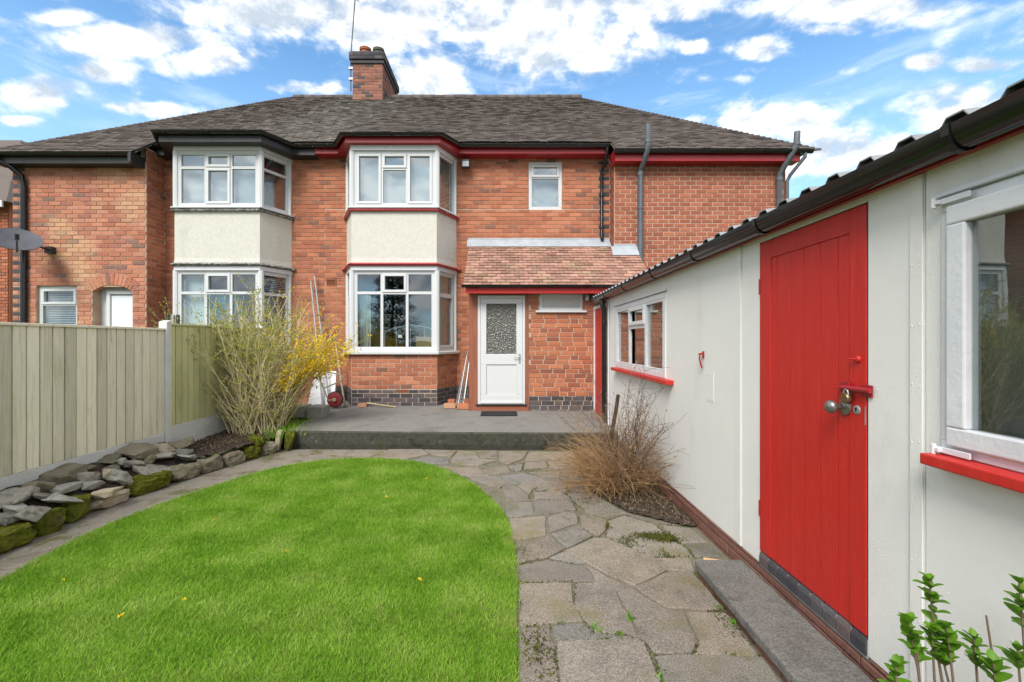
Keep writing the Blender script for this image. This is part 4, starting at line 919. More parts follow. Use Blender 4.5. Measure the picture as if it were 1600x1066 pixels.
na.wall(frB, .5, .262, 5.37, (), 'brick', zmin=1.0)
na.flush(LW2, 170); nm.flush(NWALL, 60)
# arch of soldier bricks over the door
am = MB(); cxu = 1.95; Rr = .62; zc = 2.70 - Rr
ab = MB()
for k in range(13):
    t = R(90) + R(41) * (1 - 2 * (k + .5) / 13); dt = R(41) / 13 * .86; P8 = []
    for dd in (.012, -.1):
        for (tt, rr_) in ((t + dt, Rr), (t - dt, Rr), (t - dt, Rr + .225), (t + dt, Rr + .225)): P8.append(frA.p(cxu + rr_ * math.cos(tt), dd, zc + rr_ * math.sin(tt)))
    MB().hexa(P8).build('arch_brick', 'brick_pink', LW2, .004)
P8 = []
ab.fbox(frA, 1.5, 2.4, -.21, -.195, .3, 2.7); ab.build('door_reveal', 'white_paint', NH)
dd = MB(); border(dd, frA, 1.72, 2.34, -.19, -.12, .3, 2.60, .07); ND = dd.build('door', 'white', NH, .006); part('pane', 'blind', ND, (1.80, 2.26, -.17, -.15, .4, 2.50), fr=frA)
window(NH, frA, .46, 1.25, 1.45, 2.68, [(0, 1, 0, .72, False), (0, 1, .72, 1, True)], -.05, .05, .02)
room(NH, -9.3, -8.2, 9.13, 10.4, 1.2, 2.8); venetian(NH, Fr(-9.61, 9.04, 0), .52, 1.2, 0, 1.5, 2.6)
frs2 = bay(NH, CXL, NWALL, nm2 := Masonry(), dict(vent=False, trim_up='trim_old', trim_lo='trim_old',
    up=[[(0, 1, 0, 1, False)], [(0, .335, 0, .72, False), (.335, .665, 0, .72, True), (.665, 1, 0, .72, False), (0, .335, .72, 1, False), (.335, .665, .72, 1, True), (.665, 1, .72, 1, False)], [(0, 1, 0, .72, False), (0, 1, .72, 1, False)]],
    lo=[[(0, 1, 0, .73, False), (0, 1, .73, 1, False)], [(0, .335, 0, .735, False), (.335, .665, 0, .735, False), (.665, 1, 0, .735, False), (0, .335, .735, 1, False), (.335, .665, .735, 1, True), (.665, 1, .735, 1, False)], [(0, 1, 0, .73, False), (0, 1, .73, 1, False)]]))
nm2.flush(NWALL, 0)
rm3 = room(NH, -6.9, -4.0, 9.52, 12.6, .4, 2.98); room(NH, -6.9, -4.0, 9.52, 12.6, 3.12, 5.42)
part('blind_or_sky_sheet', 'blind', NH, (.06, 1.58, -.18, -.175, 4.2, 5.26), fr=frs2[1][0]); venetian(NH, frs2[2][0], .06, .66, -.10, 4.22, 5.25); venetian(NH, frs2[2][0], .06, .66, -.10, 1.44, 2.94)
part('blind_or_sky_sheet', 'blind', NH, (.08, .55, -.20, -.195, 1.5, 2.9), fr=frs2[1][0])
nep = [(-6.98, 9.14), (CXL - 1.30, 9.14), (CXL - .96, 8.535), (CXL + .96, 8.535), (CXL + 1.30, 9.14), (-3.805, 9.14)]
MB().sweep(nep, [(-.02, 5.345), (.002, 5.345), (.002, 5.49), (-.02, 5.49)]).build('fascia', 'blackpaint', NH, .004)
MB().sweep(nep, [(-.40, 5.335), (.004, 5.335), (.004, 5.348), (-.40, 5.348)]).build('soffit', 'blackpaint', NH)
gutter(NH, nep, 5.515, .058, brackets=[(x, 8.535, 0) for x in (-6.3, -5.5, -4.75)] + [(-4.05, 9.14, 0)])
part('fascia', 'blackpaint', NH, (-9.75, -7.06, 8.66, 8.69, 4.98, 5.13), bevel=.004); part('soffit', 'blackpaint', NH, (-9.75, -7.06, 8.69, 8.9, 4.985, 5.0)); part('soffit', 'blackpaint', NH, (-7.08, -7.02, 8.55, 8.9, 4.97, 5.17), bevel=.004)
gutter(NH, [(-9.9, 8.66), (-7.06, 8.66)], 5.165, .058, brackets=[(-9.2, 8.66, 0), (-8.3, 8.66, 0), (-7.5, 8.66, 0)])
pipe(NH, [(-9.62, 8.6, 5.1), (-9.62, 8.6, 5.02), (-9.46, 8.72, 4.94), (-9.36, 8.82, 4.8), (-9.34, 8.84, 4.6), (-9.34, 8.84, .3)], .05, 'black', [((-9.34, 8.84, 4.40), .04), ((-9.34, 8.84, 3.8), .04), ((-9.34, 8.84, 2.75), .03)])
m = MB(); m.poly([(-9.61, 8.9, .1), (-9.61, 16.8, .1), (-9.61, 16.8, 5.1), (-9.61, 8.9, 5.1)]); m.poly([(-9.61, 16.8, .1), (-3.82, 16.8, .1), (-3.82, 16.8, 5.3), (-9.61, 16.8, 5.3)]); m.build('back_wall', 'mortar_red', NH, fix=False)
RL = roof_body('roof', NH, [[(-6.97, 9.12, rz(9.12) - z_), (-3.82, 9.12, rz(9.12) - z_), (-3.82, YR, ZR - z_), (-6.97, 10.5, rz(10.5) - z_)], [(-9.78, 8.62, rz(8.62) - z_), (-6.97, 8.62, rz(8.62) - z_), (-6.97, 10.5, rz(10.5) - z_), (-3.82, YR, ZR - z_), (-6.0, YR, ZR - z_)],
    [(-9.78, 8.62, rz(8.62) - z_), (-6.0, YR, ZR - z_), (-9.78, 17.2, rz(8.62) - z_)], [(-6.0, YR, ZR - z_), (-3.82, YR, ZR - z_), (-3.82, 17.2, rz(8.76) - z_), (-9.78, 17.2, rz(8.62) - z_)]], 'tile')
tiles(RL, rl, lich, limit=300); bay_roof(NH, RL, CXL); ridge(RL, -6.0, -3.83); hip(RL, lambda y: hipL(y) - .02, -1, 8.6)
# a house further off to the left
DH = thing('distant_house', (-16.0, 13.0, 0), 'brick house corner with grey tiled roof at far left edge', 'house')
part('wall', 'brick', DH, (-19, -13.05, 12, 19, 0, 5.2)); dm = Masonry(); dm.wall(Fr(-15.0, 11.98, 0), 1.94, 1.0, 5.15, (), 'brick'); dm.flush(DH, 0)
m = MB(); m.hexa([(-19.3, 11.7, 5.2), (-12.8, 11.7, 5.2), (-12.8, 19.3, 5.2), (-19.3, 19.3, 5.2), (-17.2, 14.5, 8.0), (-15.4, 14.5, 8.0), (-15.4, 16.5, 8.0), (-17.2, 16.5, 8.0)]); m.build('roof', 'tile', DH)
part('fascia', 'white', DH, (-19.2, -12.9, 11.68, 11.72, 5.05, 5.22)); window(DH, Fr(-15, 11.96, 0), .55, 1.5, 1.2, 2.2, [(0, 1, 0, 1, False)])

# ================================================================== THE OUTBUILDING
XS = 1.657
SH = thing('outbuilding', (XS, 4.2, 0), 'long low outbuilding of cream panels with red door and black gutter', 'outbuilding')
fs = Fr(XS, 7.36, R(-90)); U = lambda y: 7.36 - y
winF = (U(6.73), U(4.66), 1.20, 2.11); winN = (U(1.715), U(.35), 1.18, 2.13); doorO = (U(2.948), U(2.072), .165, 2.235)
J = [7.36, 5.90, 4.53, 3.17, 1.79, .4, -.8]
pan = []
for ya, yb in zip(J[:-1], J[1:]):
    a, b = U(ya) + .0025, U(yb) - .0025; m = MB()
    ops = [(max(o[0], a), min(o[1], b), o[2], o[3]) for o in (winF, winN, doorO) if o[1] > a and o[0] < b]
    backing(m, fs, b - a, .165, 2.275, [(o[0] - a, o[1] - a, o[2], o[3]) for o in ops], .04)
    off = fs.p(a, 0, 0); m.v = [(x + off[0] - fs.o[0], y + off[1] - fs.o[1], z) for x, y, z in m.v]
    m.poly([fs.p(a, 0, .165), fs.p(b, 0, .165), fs.p(b, -.04, .165), fs.p(a, -.04, .165)])
    for e in (a, b): m.poly([fs.p(e, 0, .165), fs.p(e, 0, 2.28), fs.p(e, -.04, 2.28), fs.p(e, -.04, .165)])
    pan.append(m.build('wall_panel', 'panel', SH, fix=False))
for y in (3.17, 1.79):
    st2 = part('cover_strip', 'panel', SH, (U(y) - .062, U(y) - .006, .0005, .008, .167, 2.262), bevel=.002, fr=fs)
    for k in range(9):
        z = .25 + k * .235
        for uu in (U(y) - .052, U(y) - .018): MB().lathe((XS - .008, 7.36 - uu, z + rng.uniform(-.01, .01)), [(.0042, 0), (.0035, .0012), (.001, .0018)], 8, 'x').build('nail_head', 'panel', st2, smooth=True)
for y in (3.04, 4.40, 1.70, 2.02):
    for k in range(6):
        z = .3 + k * .36
        if y == 1.70 and 1.1 < z < 2.2: continue
        MB().lathe((XS, y, z + rng.uniform(-.02, .02)), [(.0045, 0), (.0038, .0012), (.001, .0018)], 8, 'x').build('nail_head', 'panel', pan[2], smooth=True)
# plinth
plm = MB(); plm.fbox(fs, 0, 8.1, -.2, -.012, -.08, .165); PL = plm.build('plinth', 'mortar_grey', SH)
ms = Masonry(); ms.wall(Fr(XS + .004, 7.36, R(-90)), 7.4, -.055, .164, [(doorO[0] - .01, doorO[1] + .01, .14, .3)], 'brick_plinth', .073, .228, .01); ms.flush(PL, 100)
part('shed_end_wall', 'panel', SH, (XS + .01, 4.9, 7.30, 7.36, 0, 2.33)); part('shed_back_wall', 'panel', SH, (4.84, 4.9, -.8, 7.29, 0, 2.6))
# dark interior with a brick party wall
rm = room(SH, XS + .05, 3.25, -.7, 7.25, .05, 2.35)
rm.rotation_euler = (0, 0, 0)
m = MB(); m.poly([(XS + .045, 7.25, .05), (3.25, 7.25, .05), (3.25, 7.25, 2.35), (XS + .045, 7.25, 2.35)]); m.poly([(XS + .045, -.7, .05), (3.25, -.7, .05), (3.25, -.7, 2.35), (XS + .045, -.7, 2.35)]); m.build('room', 'interior', SH, fix=False)
mi = Masonry(); mi.wall(Fr(3.24, 7.25, R(-90)), 7.5, .9, 2.3, (), 'brick_plinth', .083, .235, .012)
mi.wall(Fr(XS + .06, 7.24, 0), 1.6, .9, 2.3, (), 'brick_plinth', .083, .235, .012); mi.flush(SH, 0)
part('shelf', 'timber', SH, (XS + .05, XS + .34, 4.5, 6.9, 1.15, 1.17))
# windows
part('window_sill', 'red', SH, (U(6.75), U(4.45), 0, .08, 1.170, 1.213), bevel=.005, fr=fs)
window(SH, fs, winF[0], winF[1], 1.215, 2.105, [(0, .335, 0, 1, False), (.335, .69, 0, .66, False), (.335, .69, .66, 1, True), (.69, 1, 0, 1, False)], .012, .06, .03, mat='white_paint')
part('drip_board', 'white_paint', SH, (U(6.80), U(4.63), 0, .03, 2.112, 2.13), bevel=.004, fr=fs)
part('window_sill', 'red', SH, (U(1.725), U(.25), 0, .085, 1.136, 1.178), bevel=.006, fr=fs)
wn = MB(); border(wn, fs, winN[0], winN[1], -.05, .012, 1.18, 2.13, .05); border(wn, fs, winN[0] + .05, winN[1] - .05, -.05, -.012, 1.23, 2.08, .03)
WN = wn.build('window', 'white_paint', SH, .004)
s1 = MB(); border(s1, fs, winN[0] + .035, U(1.02), -.02, .03, 1.215, 2.095, .070); s1.build('casement', 'white_paint', WN, .007)
s1 = MB(); border(s1, fs, U(1.01), winN[1] - .035, -.02, .03, 1.215, 2.095, .070); s1.build('casement', 'white_paint', WN, .007)
for a, b in ((winN[0] + .098, U(1.085)), (U(.945), winN[1] - .098)): part('pane', 'glass', WN, (a, b, -.002, .004, 1.278, 2.032), fr=fs)
for z in (1.185, 2.105):
    h = MB(); h.fbox(fs, winN[0] - .01, winN[0] + .13, .030, .036, z, z + .022).fbox(fs, winN[0] + .0, winN[0] + .03, .012, .05, z + .003, z + .018); h.tube([fs.p(winN[0] + .006, .045, z - .008), fs.p(winN[0] + .006, .045, z + .03)], .009, 8)
    h.build('hinge', 'white_paint', WN, .002)
part('drip_board', 'white_paint', SH, (U(1.74), U(.3), 0, .028, 2.137, 2.155), bevel=.004, fr=fs)
# red boarded door
Y2U = [2.82, 2.76, 2.635, 2.512, 2.385, 2.257, 2.181]
dm_ = MB(); z0, z1 = .252, 2.228
dm_.fbox(fs, U(2.943), U(2.822), -.035, .006, z0, z1).fbox(fs, U(2.179), U(2.077), -.035, .006, z0, z1).fbox(fs, U(2.822), U(2.179), -.035, .006, 2.115, z1)
dm_.fbox(fs, U(2.822), U(2.179), -.036, -.022, z0, 2.115)
SD = dm_.build('door', 'red', SH, .004)
for a, b in zip(Y2U[:-1], Y2U[1:]): part('board', 'red', SD, (U(a) + .002, U(b) - .002, -.0215, .002, z0 + .001, 2.1135), bevel=.001, fr=fs)
m = MB(); m.fbox(fs, doorO[0] - .0, doorO[0] + .0035, -.04, .002, .25, 2.235).fbox(fs, doorO[1] - .0035, doorO[1], -.04, .002, .25, 2.235).fbox(fs, doorO[0], doorO[1], -.05, -.041, .16, 2.235); m.build('door_gap_shade', 'blackpaint', SH)  # solid black strips paint in the shade of the gap round the door
for z in (1.90, .47):
    h = MB(); h.fbox(fs, U(2.95), U(2.93), .004, .008, z, z + .10); h.tube([fs.p(U(2.946), .006, z), fs.p(U(2.946), .006, z + .10)], .005, 8); h.build('hinge', 'red_dull', SD)
K = MB(); c = (XS - .006, 2.205, 1.282)
K.lathe(c, [(.040, 0), (.040, .003), (.034, .008), (.016, .011), (.011, .016), (.011, .042), (.020, .048), (.030, .058), (.033, .070), (.029, .082), (.016, .090), (.003, .092)], 22, 'x'); K.build('door_knob', 'knob', SD, smooth=True)
K = MB(); K.lathe((XS - .006, 2.130, 1.278), [(.022, 0), (.022, .002), (.019, .005), (.001, .0055)], 18, 'x'); kh = K.build('keyhole_plate', 'steel', SD, smooth='auto')
K = MB(); K.lathe((XS - .0118, 2.130, 1.282), [(.006, 0), (.006, .001)], 10, 'x'); K.box(XS - .0128, XS - .0115, 2.1275, 2.1325, 1.266, 1.282); K.build('keyhole', 'blackpaint', kh)
K = MB(); K.lathe((XS - .006, 2.122, 1.515), [(.017, 0), (.016, .006), (.01, .012)], 14, 'x'); K.tube([(XS - .014, 2.122, 1.515), (XS - .02, 2.14, 1.515), (XS - .022, 2.165, 1.516)], .006, 8, .004); K.build('turn_button', 'red', SD, smooth='auto')
b_ = MB(); b_.fbox(fs, U(2.235), U(2.185), .006, .009, 1.352, 1.402).fbox(fs, U(2.185), U(2.09), .006, .009, 1.362, 1.392).fbox(fs, U(2.095), U(2.04), .004, .010, 1.345, 1.40)
b_.tube([fs.p(U(2.215), .02, 1.376), fs.p(U(2.035), .02, 1.376)], .011, 10).tube([fs.p(U(2.172), .02, 1.376), fs.p(U(2.04), .02, 1.376)], .014, 10)
for y in (2.225, 2.195):
    for z in (1.36, 1.395): b_.lathe((XS - .009, y, z), [(.005, 0), (.003, .003)], 8, 'x')
b_.lathe((XS - .018, 2.172, 1.392), [(.015, 0), (.015, .006)], 12, 'x'); b_.build('bolt', 'red_dull', SD, smooth='auto')
part('strike_plate', 'steel', SD, (U(2.084), U(2.077), .0062, .0072, 1.215, 1.30), fr=fs)
PD = thing('padlock', (XS - .03, 2.175, 1.30), 'small worn brass padlock hanging from the red door bolt', 'padlock')
m = MB(); m.lathe((XS - .018, 2.168, 1.328), [(.006, 0), (.024, .001), (.026, .006), (.026, .018), (.022, .023), (.004, .0235)], 18, 'x'); m.build('body', 'brass', PD, smooth='auto')
m = MB(); m.tube([(XS - .03, 2.168 + .015 * math.cos(t), 1.345 + .026 * math.sin(t)) for t in np.linspace(0, math.pi, 9)], .004, 8); m.build('shackle', 'steel', PD, smooth='auto')
# blue bullnose bricks under the door
for k in range(9):
    ya = 2.945 - k * .0972; prof = [(-.04, .165), (.012, .165), (.012, .215), (.004, .238), (-.012, .248), (-.04, .2495)]
    MB().sweep([(XS, ya - .004), (XS, ya - .0932)], prof).build('threshold_brick', 'brick_dark', SH, .003)
part('threshold_mortar', 'mortar_grey', SH, (doorO[0] + .001, doorO[1] - .001, -.04, .004, .15, .235), fr=fs)
# eaves: red fascia, black gutter, corrugated roof
part('fascia', 'red_dull', SH, (-.05, 8.1, .0, .028, 2.264, 2.340), bevel=.003, fr=fs)
GX = XS - .03
gutter(SH, [(GX, 7.95), (GX, -.7)], 2.338, .058, dep=1.45, brackets=[(GX, y, R(-90)) for y in (7.0, 5.9, 4.75, 3.72, 2.76, 1.56, .6)])
m = MB(); pit = .195; th = .006; y = -.9; prof = []
while y < 7.9:
    prof += [(y, 0), (y + .075, 0), (y + .105, .040), (y + .165, .040)]; y += pit
xa, xb = XS - .10, 5.2; zz = lambda x: 2.342 + (x - xa) * .10; n = len(prof)
for x in (xa, xb):
    for dz in (0, th): m.v += [(x, yy, zz(x) + h + dz) for yy, h in prof]
for i in range(n - 1):
    m.f.append((i, i + 1, n + i + 1, n + i)); m.f.append((n + i, n + i + 1, 3 * n + i + 1, 3 * n + i)); m.f.append((i, 2 * n + i, 2 * n + i + 1, i + 1)); m.f.append((2 * n + i, 3 * n + i, 3 * n + i + 1, 2 * n + i + 1))
MT['roofsheet'] = pmat('roof_sheet', [(.20, .21, .22), (.30, .31, .32)], 5, .55, .4)
m.build('roof_sheet', 'roofsheet', SH)
pipe(SH, [(XS - .086, 7.30, 2.27), (XS - .086, 7.30, 2.17), (XS - .06, 7.30, 2.1), (XS - .055, 7.30, .1)], .036, 'black', [((XS - .055, 7.30, 1.9), .03), ((XS - .055, 7.30, 1.15), .03), ((XS - .086, 7.30, 2.17), .07)])
pipe(SH, [(XS - .016, 7.16, 2.25), (XS - .016, 7.16, .2)], .010, 'white_paint', name='overflow_pipe')
hk = MB(); hk.fbox(fs, U(3.80), U(3.77), 0, .006, 1.46, 1.515); hk.tube([fs.p(U(3.785), .006, 1.50), fs.p(U(3.785), .03, 1.495), fs.p(U(3.785), .034, 1.45), fs.p(U(3.785), .02, 1.40), fs.p(U(3.785), .012, 1.375)], .007, 8); hk.fbox(fs, U(3.82), U(3.74), .02, .03, 1.485, 1.497); hk.build('wall_hook', 'red_dull', SH)
bp = part('blanking_plate', 'panel', SH, (U(3.715), U(3.60), 0, .003, 1.115, 1.34), bevel=.002, fr=fs)
for y, z in ((3.70, 1.325), (3.615, 1.325), (3.70, 1.13), (3.615, 1.13)): MB().lathe((XS - .003, y, z), [(.005, 0), (.003, .002)], 8, 'x').build('screw', 'steel', bp)
# red side door closing the gap to the house
GT = thing('side_door', (1.66, 7.9, .3), 'narrow red side door between outbuilding downpipe and porch wall', 'door')
fg = Fr(1.64, 8.26, R(-90)); 
for k in range(6): part('board', 'red', GT, (.03 + k * .138, .03 + k * .138 + .136, -.02, .0, .33, 2.16), bevel=.003, fr=fg)
part('door_post', 'white_paint', GT, (-.02, .028, -.03, .02, .30, 2.22), bevel=.004, fr=fg); part('head_rail', 'white_paint', GT, (.028, .86, -.03, .015, 2.165, 2.22), bevel=.004, fr=fg)
# concrete step lying along the foot of the wall
tag(MB().prism(rough_edge([(1.285, 1.72), (1.628, 1.72), (1.628, 3.12), (1.30, 3.12)], .07, .004), .045, .105).build('step_slab', 'step', None, .012), 'long weathered concrete step slab lying below the red door', 'step')
for k in range(6):
    y0 = 3.09 - k * .232
    tag(MB().box(1.315, 1.42, y0 - .22, y0, -.02, .043).build('step_brick', 'brick_plinth', None, .006), 'dark red brick bedded under the concrete step slab', 'brick', 'bricks under the step')

# ================================================================== FENCE
FX = -4.25
FN = thing('fence', (FX, 4.5, .4), 'weathered feather-edge board fence with concrete posts and gravel boards', 'fence')
def fence_panel(ya, yb, z0, z1, mat, cap=True):
    y = yb - .002; pit = .117; k = 0
    while y > ya + .02:
        w_ = min(.101, y - ya); a, b = y - w_, y; t = rng.uniform(-.003, .003); zt = z1 + rng.uniform(-.004, .004)
        g_b = .009                                              # rebated board: proud face plus a recessed lap towards the next board
        MB().hexa([(FX + .004, a, z0), (FX + .024 + t, a, z0), (FX + .026 + t, b, z0), (FX + .004, b, z0), (FX + .004, a, zt), (FX + .024 + t, a, zt), (FX + .026 + t, b, zt), (FX + .004, b, zt)]).hexa(
            [(FX - .010, a - .034, z0 + .002), (FX + .0036, a - .034, z0 + .002), (FX + .0036, a + .006, z0 + .002), (FX - .010, a + .006, z0 + .002), (FX - .010, a - .034, zt - .002), (FX + .0036, a - .034, zt - .002), (FX + .0036, a + .006, zt - .002), (FX - .010, a + .006, zt - .002)]).build('board', mat, FN, .002)
        y -= pit; k += 1
    if cap: part('capping_rail', mat, FN, (FX - .03, FX + .042, ya, yb, z1 - .002, z1 + .024), bevel=.004)
    part('rail', mat, FN, (FX - .05, FX - .005, ya, yb, z0 + .2, z0 + .28)); part('rail', mat, FN, (FX - .05, FX - .005, ya, yb, z1 - .2, z1 - .12))
fence_panel(3.42, 5.655, .455, 1.735, 'fence'); fence_panel(1.1, 3.33, .44, 1.735, 'fence'); fence_panel(5.75, 7.95, .52, 1.80, 'fence_green'); fence_panel(8.05, 8.72, .52, 1.80, 'fence_green')
for y, zt in ((5.70, 1.862), (3.375, 1.80), (8.0, 1.88), (1.05, 1.8)):
    MB().hexa([(FX - .05, y - .042, -.05), (FX + .055, y - .042, -.05), (FX + .055, y + .042, -.05), (FX - .05, y + .042, -.05), (FX - .05, y - .042, zt - .02), (FX + .055, y - .042, zt - .02), (FX + .055, y + .042, zt), (FX - .05, y + .042, zt)]).build('post', 'concrete', FN, .008)
for ya, yb, zt in ((1.1, 3.33, .44), (3.42, 5.655, .45), (5.745, 7.955, .515), (8.05, 8.72, .515)): part('gravel_board', 'concrete', FN, (FX - .02, FX + .026, ya, yb, .0, zt), bevel=.006)

# ================================================================== STONE BORDER
def rock(cx, cy, cz, sx, sy, sz, seed, n=20, rx=0, ry=0, rzz=0):
    import bmesh
    rr_ = random.Random(seed); bm = bmesh.new()
    for i in range(n):
        v = Vector((rr_.gauss(0, 1), rr_.gauss(0, 1), rr_.gauss(0, 1))).normalized()
        v = Vector([math.copysign(abs(c) ** .55, c) for c in v]) * rr_.uniform(.86, 1.05); bm.verts.new((v.x * sx / 2, v.y * sy / 2, v.z * sz / 2))
    bmesh.ops.convex_hull(bm, input=bm.verts)
    for v in [v for v in bm.verts if not v.link_faces]: bm.verts.remove(v)
    bmesh.ops.triangulate(bm, faces=bm.faces)
    bmesh.ops.subdivide_edges(bm, edges=bm.edges[:], cuts=3, use_grid_fill=True)
    bmesh.ops.smooth_vert(bm, verts=bm.verts, factor=.14, use_axis_x=True, use_axis_y=True, use_axis_z=True)
    bm.normal_update()
    from mathutils import noise as mn
    for v in bm.verts:
        p_ = v.co * 14 + Vector((seed, 0, 0)); v.co += v.normal * (mn.fractal(p_, .8, 2., 4) * .085 + math.sin(v.co.z * 160 + seed) * .012) * min(sx, sy, sz)
    from mathutils import Euler
    bm.transform(Euler((R(rx), R(ry), R(rzz))).to_matrix().to_4x4())
    me = bpy.data.meshes.new('stone'); bmesh.ops.recalc_face_normals(bm, faces=bm.faces); bm.to_mesh(me); bm.free(); return me
SB = thing('stone_border', (-3.9, 4.5, 0), 'low dry stone border of piled rocks and mossy blocks below the fence', 'stone border')
SM = {'d': 'slate', 'b': 'brownstone', 't': 'greystone', 'g': 'greystone', 'm': 'brownstone', 'p': 'tanstone', 'M': 'moss'}
for i, (x, y, z, w_, h_, k, tl) in enumerate(STONES):
    me = rock(0, 0, 0, min(.26, w_ * .8), w_ * 1.2, h_ * .86, 100 + i, 14, rx=-tl, ry=rng.uniform(-8, 22), rzz=rng.uniform(-14, 30)); me.materials.append(MT[SM[k]])
    link(bpy.data.objects.new('stone', me), SB, (x - .03, y, z - .005))
KB = [(-3.80, 3.20, .30, .17, 'M'), (-3.83, 3.50, .29, .18, 'M'), (-3.84, 3.80, .28, .19, 'M'), (-3.86, 4.07, .23, .20, 'M'), (-3.86, 4.40, .40, .13, 'p'), (-3.80, 4.84, .48, .20, 'M'), (-3.72, 5.27, .34, .17, 'm'), (-3.63, 5.60, .29, .17, 'm'), (-3.53, 5.90, .29, .16, 'm'), (-3.45, 6.18, .25, .17, 'M'), (-3.36, 6.42, .22, .17, 'm'), (-3.8, 2.86, .34, .17, 'M'), (-3.8, 2.5, .34, .17, 'm')]
for i, (x, y, w_, h_, k) in enumerate(KB):
    me = rock(0, 0, 0, .22, w_ * 1.06, h_ * 1.15, 300 + i, 46, rzz=(0 if y < 4.6 else -18)); me.materials.append(MT[SM[k]])
    link(bpy.data.objects.new('kerb_stone', me), SB, (x, y, h_ * .5))
for i, (x, y, z, a, b, c, k) in enumerate([(-3.27, 6.60, .16, .06, .12, .34, 'tanstone'), (-3.12, 6.62, .15, .11, .12, .30, 'moss'), (-3.42, 6.30, .22, .18, .2, .14, 'moss')]):
    me = rock(0, 0, 0, a * 1.3, b, c, 400 + i, 24, ry=8); me.materials.append(MT[k]); link(bpy.data.objects.new('stone', me), SB, (x, y, z))

# ================================================================== PLANTS
class Plant:
    def __init__(s): s.t = MB(); s.lv = []; s.lf = []; s.fv = []; s.ff = []
    def stem(s, p, d, L, r0, r1, seg=6, bend=(0, 0, 0), wob=.12, n=4):
        P = [Vector(p)]; d = Vector(d).normalized()
        for i in range(seg):
            d = (d + Vector(bend) / seg + Vector((rng.gauss(0, wob), rng.gauss(0, wob), rng.gauss(0, wob * .6))) / seg ** .5).normalized()
            P.append(P[-1] + d * (L / seg))
        s.t.tube(P, r0, n, r1, caps=False); return P
    def leaf(s, p, d, L, W, flower=False):
        d = Vector(d).normalized(); a = d.cross(Vector((rng.gauss(0, 1), rng.gauss(0, 1), rng.gauss(0, 1)))).normalized(); nrm = d.cross(a)
        v, f = (s.fv, s.ff) if flower else (s.lv, s.lf); k = len(v); p = Vector(p)
        v += [tuple(p), tuple(p + d * L * .5 + a * W / 2 + nrm * W * .15), tuple(p + d * L), tuple(p + d * L * .5 - a * W / 2 + nrm * W * .15)]; f.append((k, k + 1, k + 2)); f.append((k, k + 2, k + 3))
    def done(s, root, stem_mat, leaf_mat_=None, flower_mat=None):
        tag(s.t.build('stems', stem_mat, root, smooth=True, fix=False), kind='stuff')
        if s.lv: m = MB(); m.v = s.lv; m.f = s.lf; tag(m.build('leaves', leaf_mat_, root, fix=False), kind='stuff')
        if s.fv: m = MB(); m.v = s.fv; m.f = s.ff; tag(m.build('flowers', flower_mat, root, fix=False), kind='stuff')
def rv(s=1.): return Vector((rng.gauss(0, s), rng.gauss(0, s), rng.gauss(0, s)))
FO = thing('forsythia_bush', (-3.75, 6.8, .2), 'tall twiggy forsythia bush with yellow flowers in front of fence', 'bush')
pl = Plant()
for i in range(190):
    a = rng.uniform(0, 2 * math.pi); rr_ = .30 * math.sqrt(rng.random()); bx, by = -3.72 + rr_ * math.cos(a) * 1.25, 6.85 + rr_ * math.sin(a)
    lx = rng.uniform(-.62, .52); d = (lx + math.cos(a) * .15, rng.uniform(-.28, .34), 1.)
    L = rng.uniform(1.15, 2.2) * (1 - .12 * abs(lx))
    P = pl.stem((bx, by, .18), d, L, rng.uniform(.006, .011), .0028, 8, (lx * .3, 0, -.05), .11)
    for j in range(2, len(P)):
        for q_ in range(rng.randrange(1, 4)):
            b = P[j - 1].lerp(P[j], rng.random()); dd = (P[j] - P[j - 1]).normalized() + rv(.45); dd.z = abs(dd.z) * .8 + .1
            S = pl.stem(b, dd, rng.uniform(.12, .5), .0032, .0014, 4, (0, 0, .1), .2, 3)
            fl = b.x > -3.38 and 1.0 < b.z < 2.05
            for p_ in S[1:]:
                if fl and rng.random() < .5 * min(1, (b.x + 3.42) / .4):
                    for k_ in range(5):
                        o_ = rv(.022); pl.leaf(p_ + o_, rv(), .030, .020, True)
                elif rng.random() < (.62 if p_.z > 1.3 else .22):
                    for k_ in range(rng.randrange(3, 7)): pl.leaf(p_ + rv(.014), rv(.6) + Vector((0, 0, .6)), rng.uniform(.022, .042), .018)
for i in range(34):
    P = pl.stem((-3.48 + rng.uniform(-.15, .2), 6.85 + rng.uniform(-.2, .2), .8), (rng.uniform(.3, 1.0), rng.uniform(-.2, .25), rng.uniform(.5, 1.15)), rng.uniform(.6, 1.35), .005, .002, 8, (.2, 0, -.25), .12, 3)
    for j in range(2, 9):
        for q_ in range(rng.randrange(12, 24)):
            if P[j].x > -3.35: pl.leaf(P[j - 1].lerp(P[j], rng.random()) + rv(.03), rv(), .032, .023, True)
pl.done(FO, 'stem', 'leaf_young', 'petal')
BS = thing('bare_shrub', (1.27, 4.85, .02), 'leafless brown twiggy shrub growing against the cream outbuilding wall', 'shrub')
pl = Plant()
for i in range(430):
    a = rng.uniform(0, 2 * math.pi); rr_ = .17 * math.sqrt(rng.random()); p = (1.24 + rr_ * math.cos(a), 4.85 + rr_ * math.sin(a), .02)
    lx = rng.gauss(-.22, .5); L = rng.uniform(.35, 1.0); d = (lx, rng.gauss(-.05, .42), 1.)
    P = pl.stem(p, d, L, .0035, .0012, 7, (lx * .9, rng.gauss(0, .4), -1.5 * rng.random()), .42, 3)
    for q_ in range(4):
        j = rng.randrange(2, 7); pl.stem(P[j], (P[j] - P[j - 1]).normalized() + rv(.7), rng.uniform(.08, .34), .0017, .0009, 4, (0, 0, -.3), .5, 3)
pl.done(BS, 'twig')
pl = Plant()
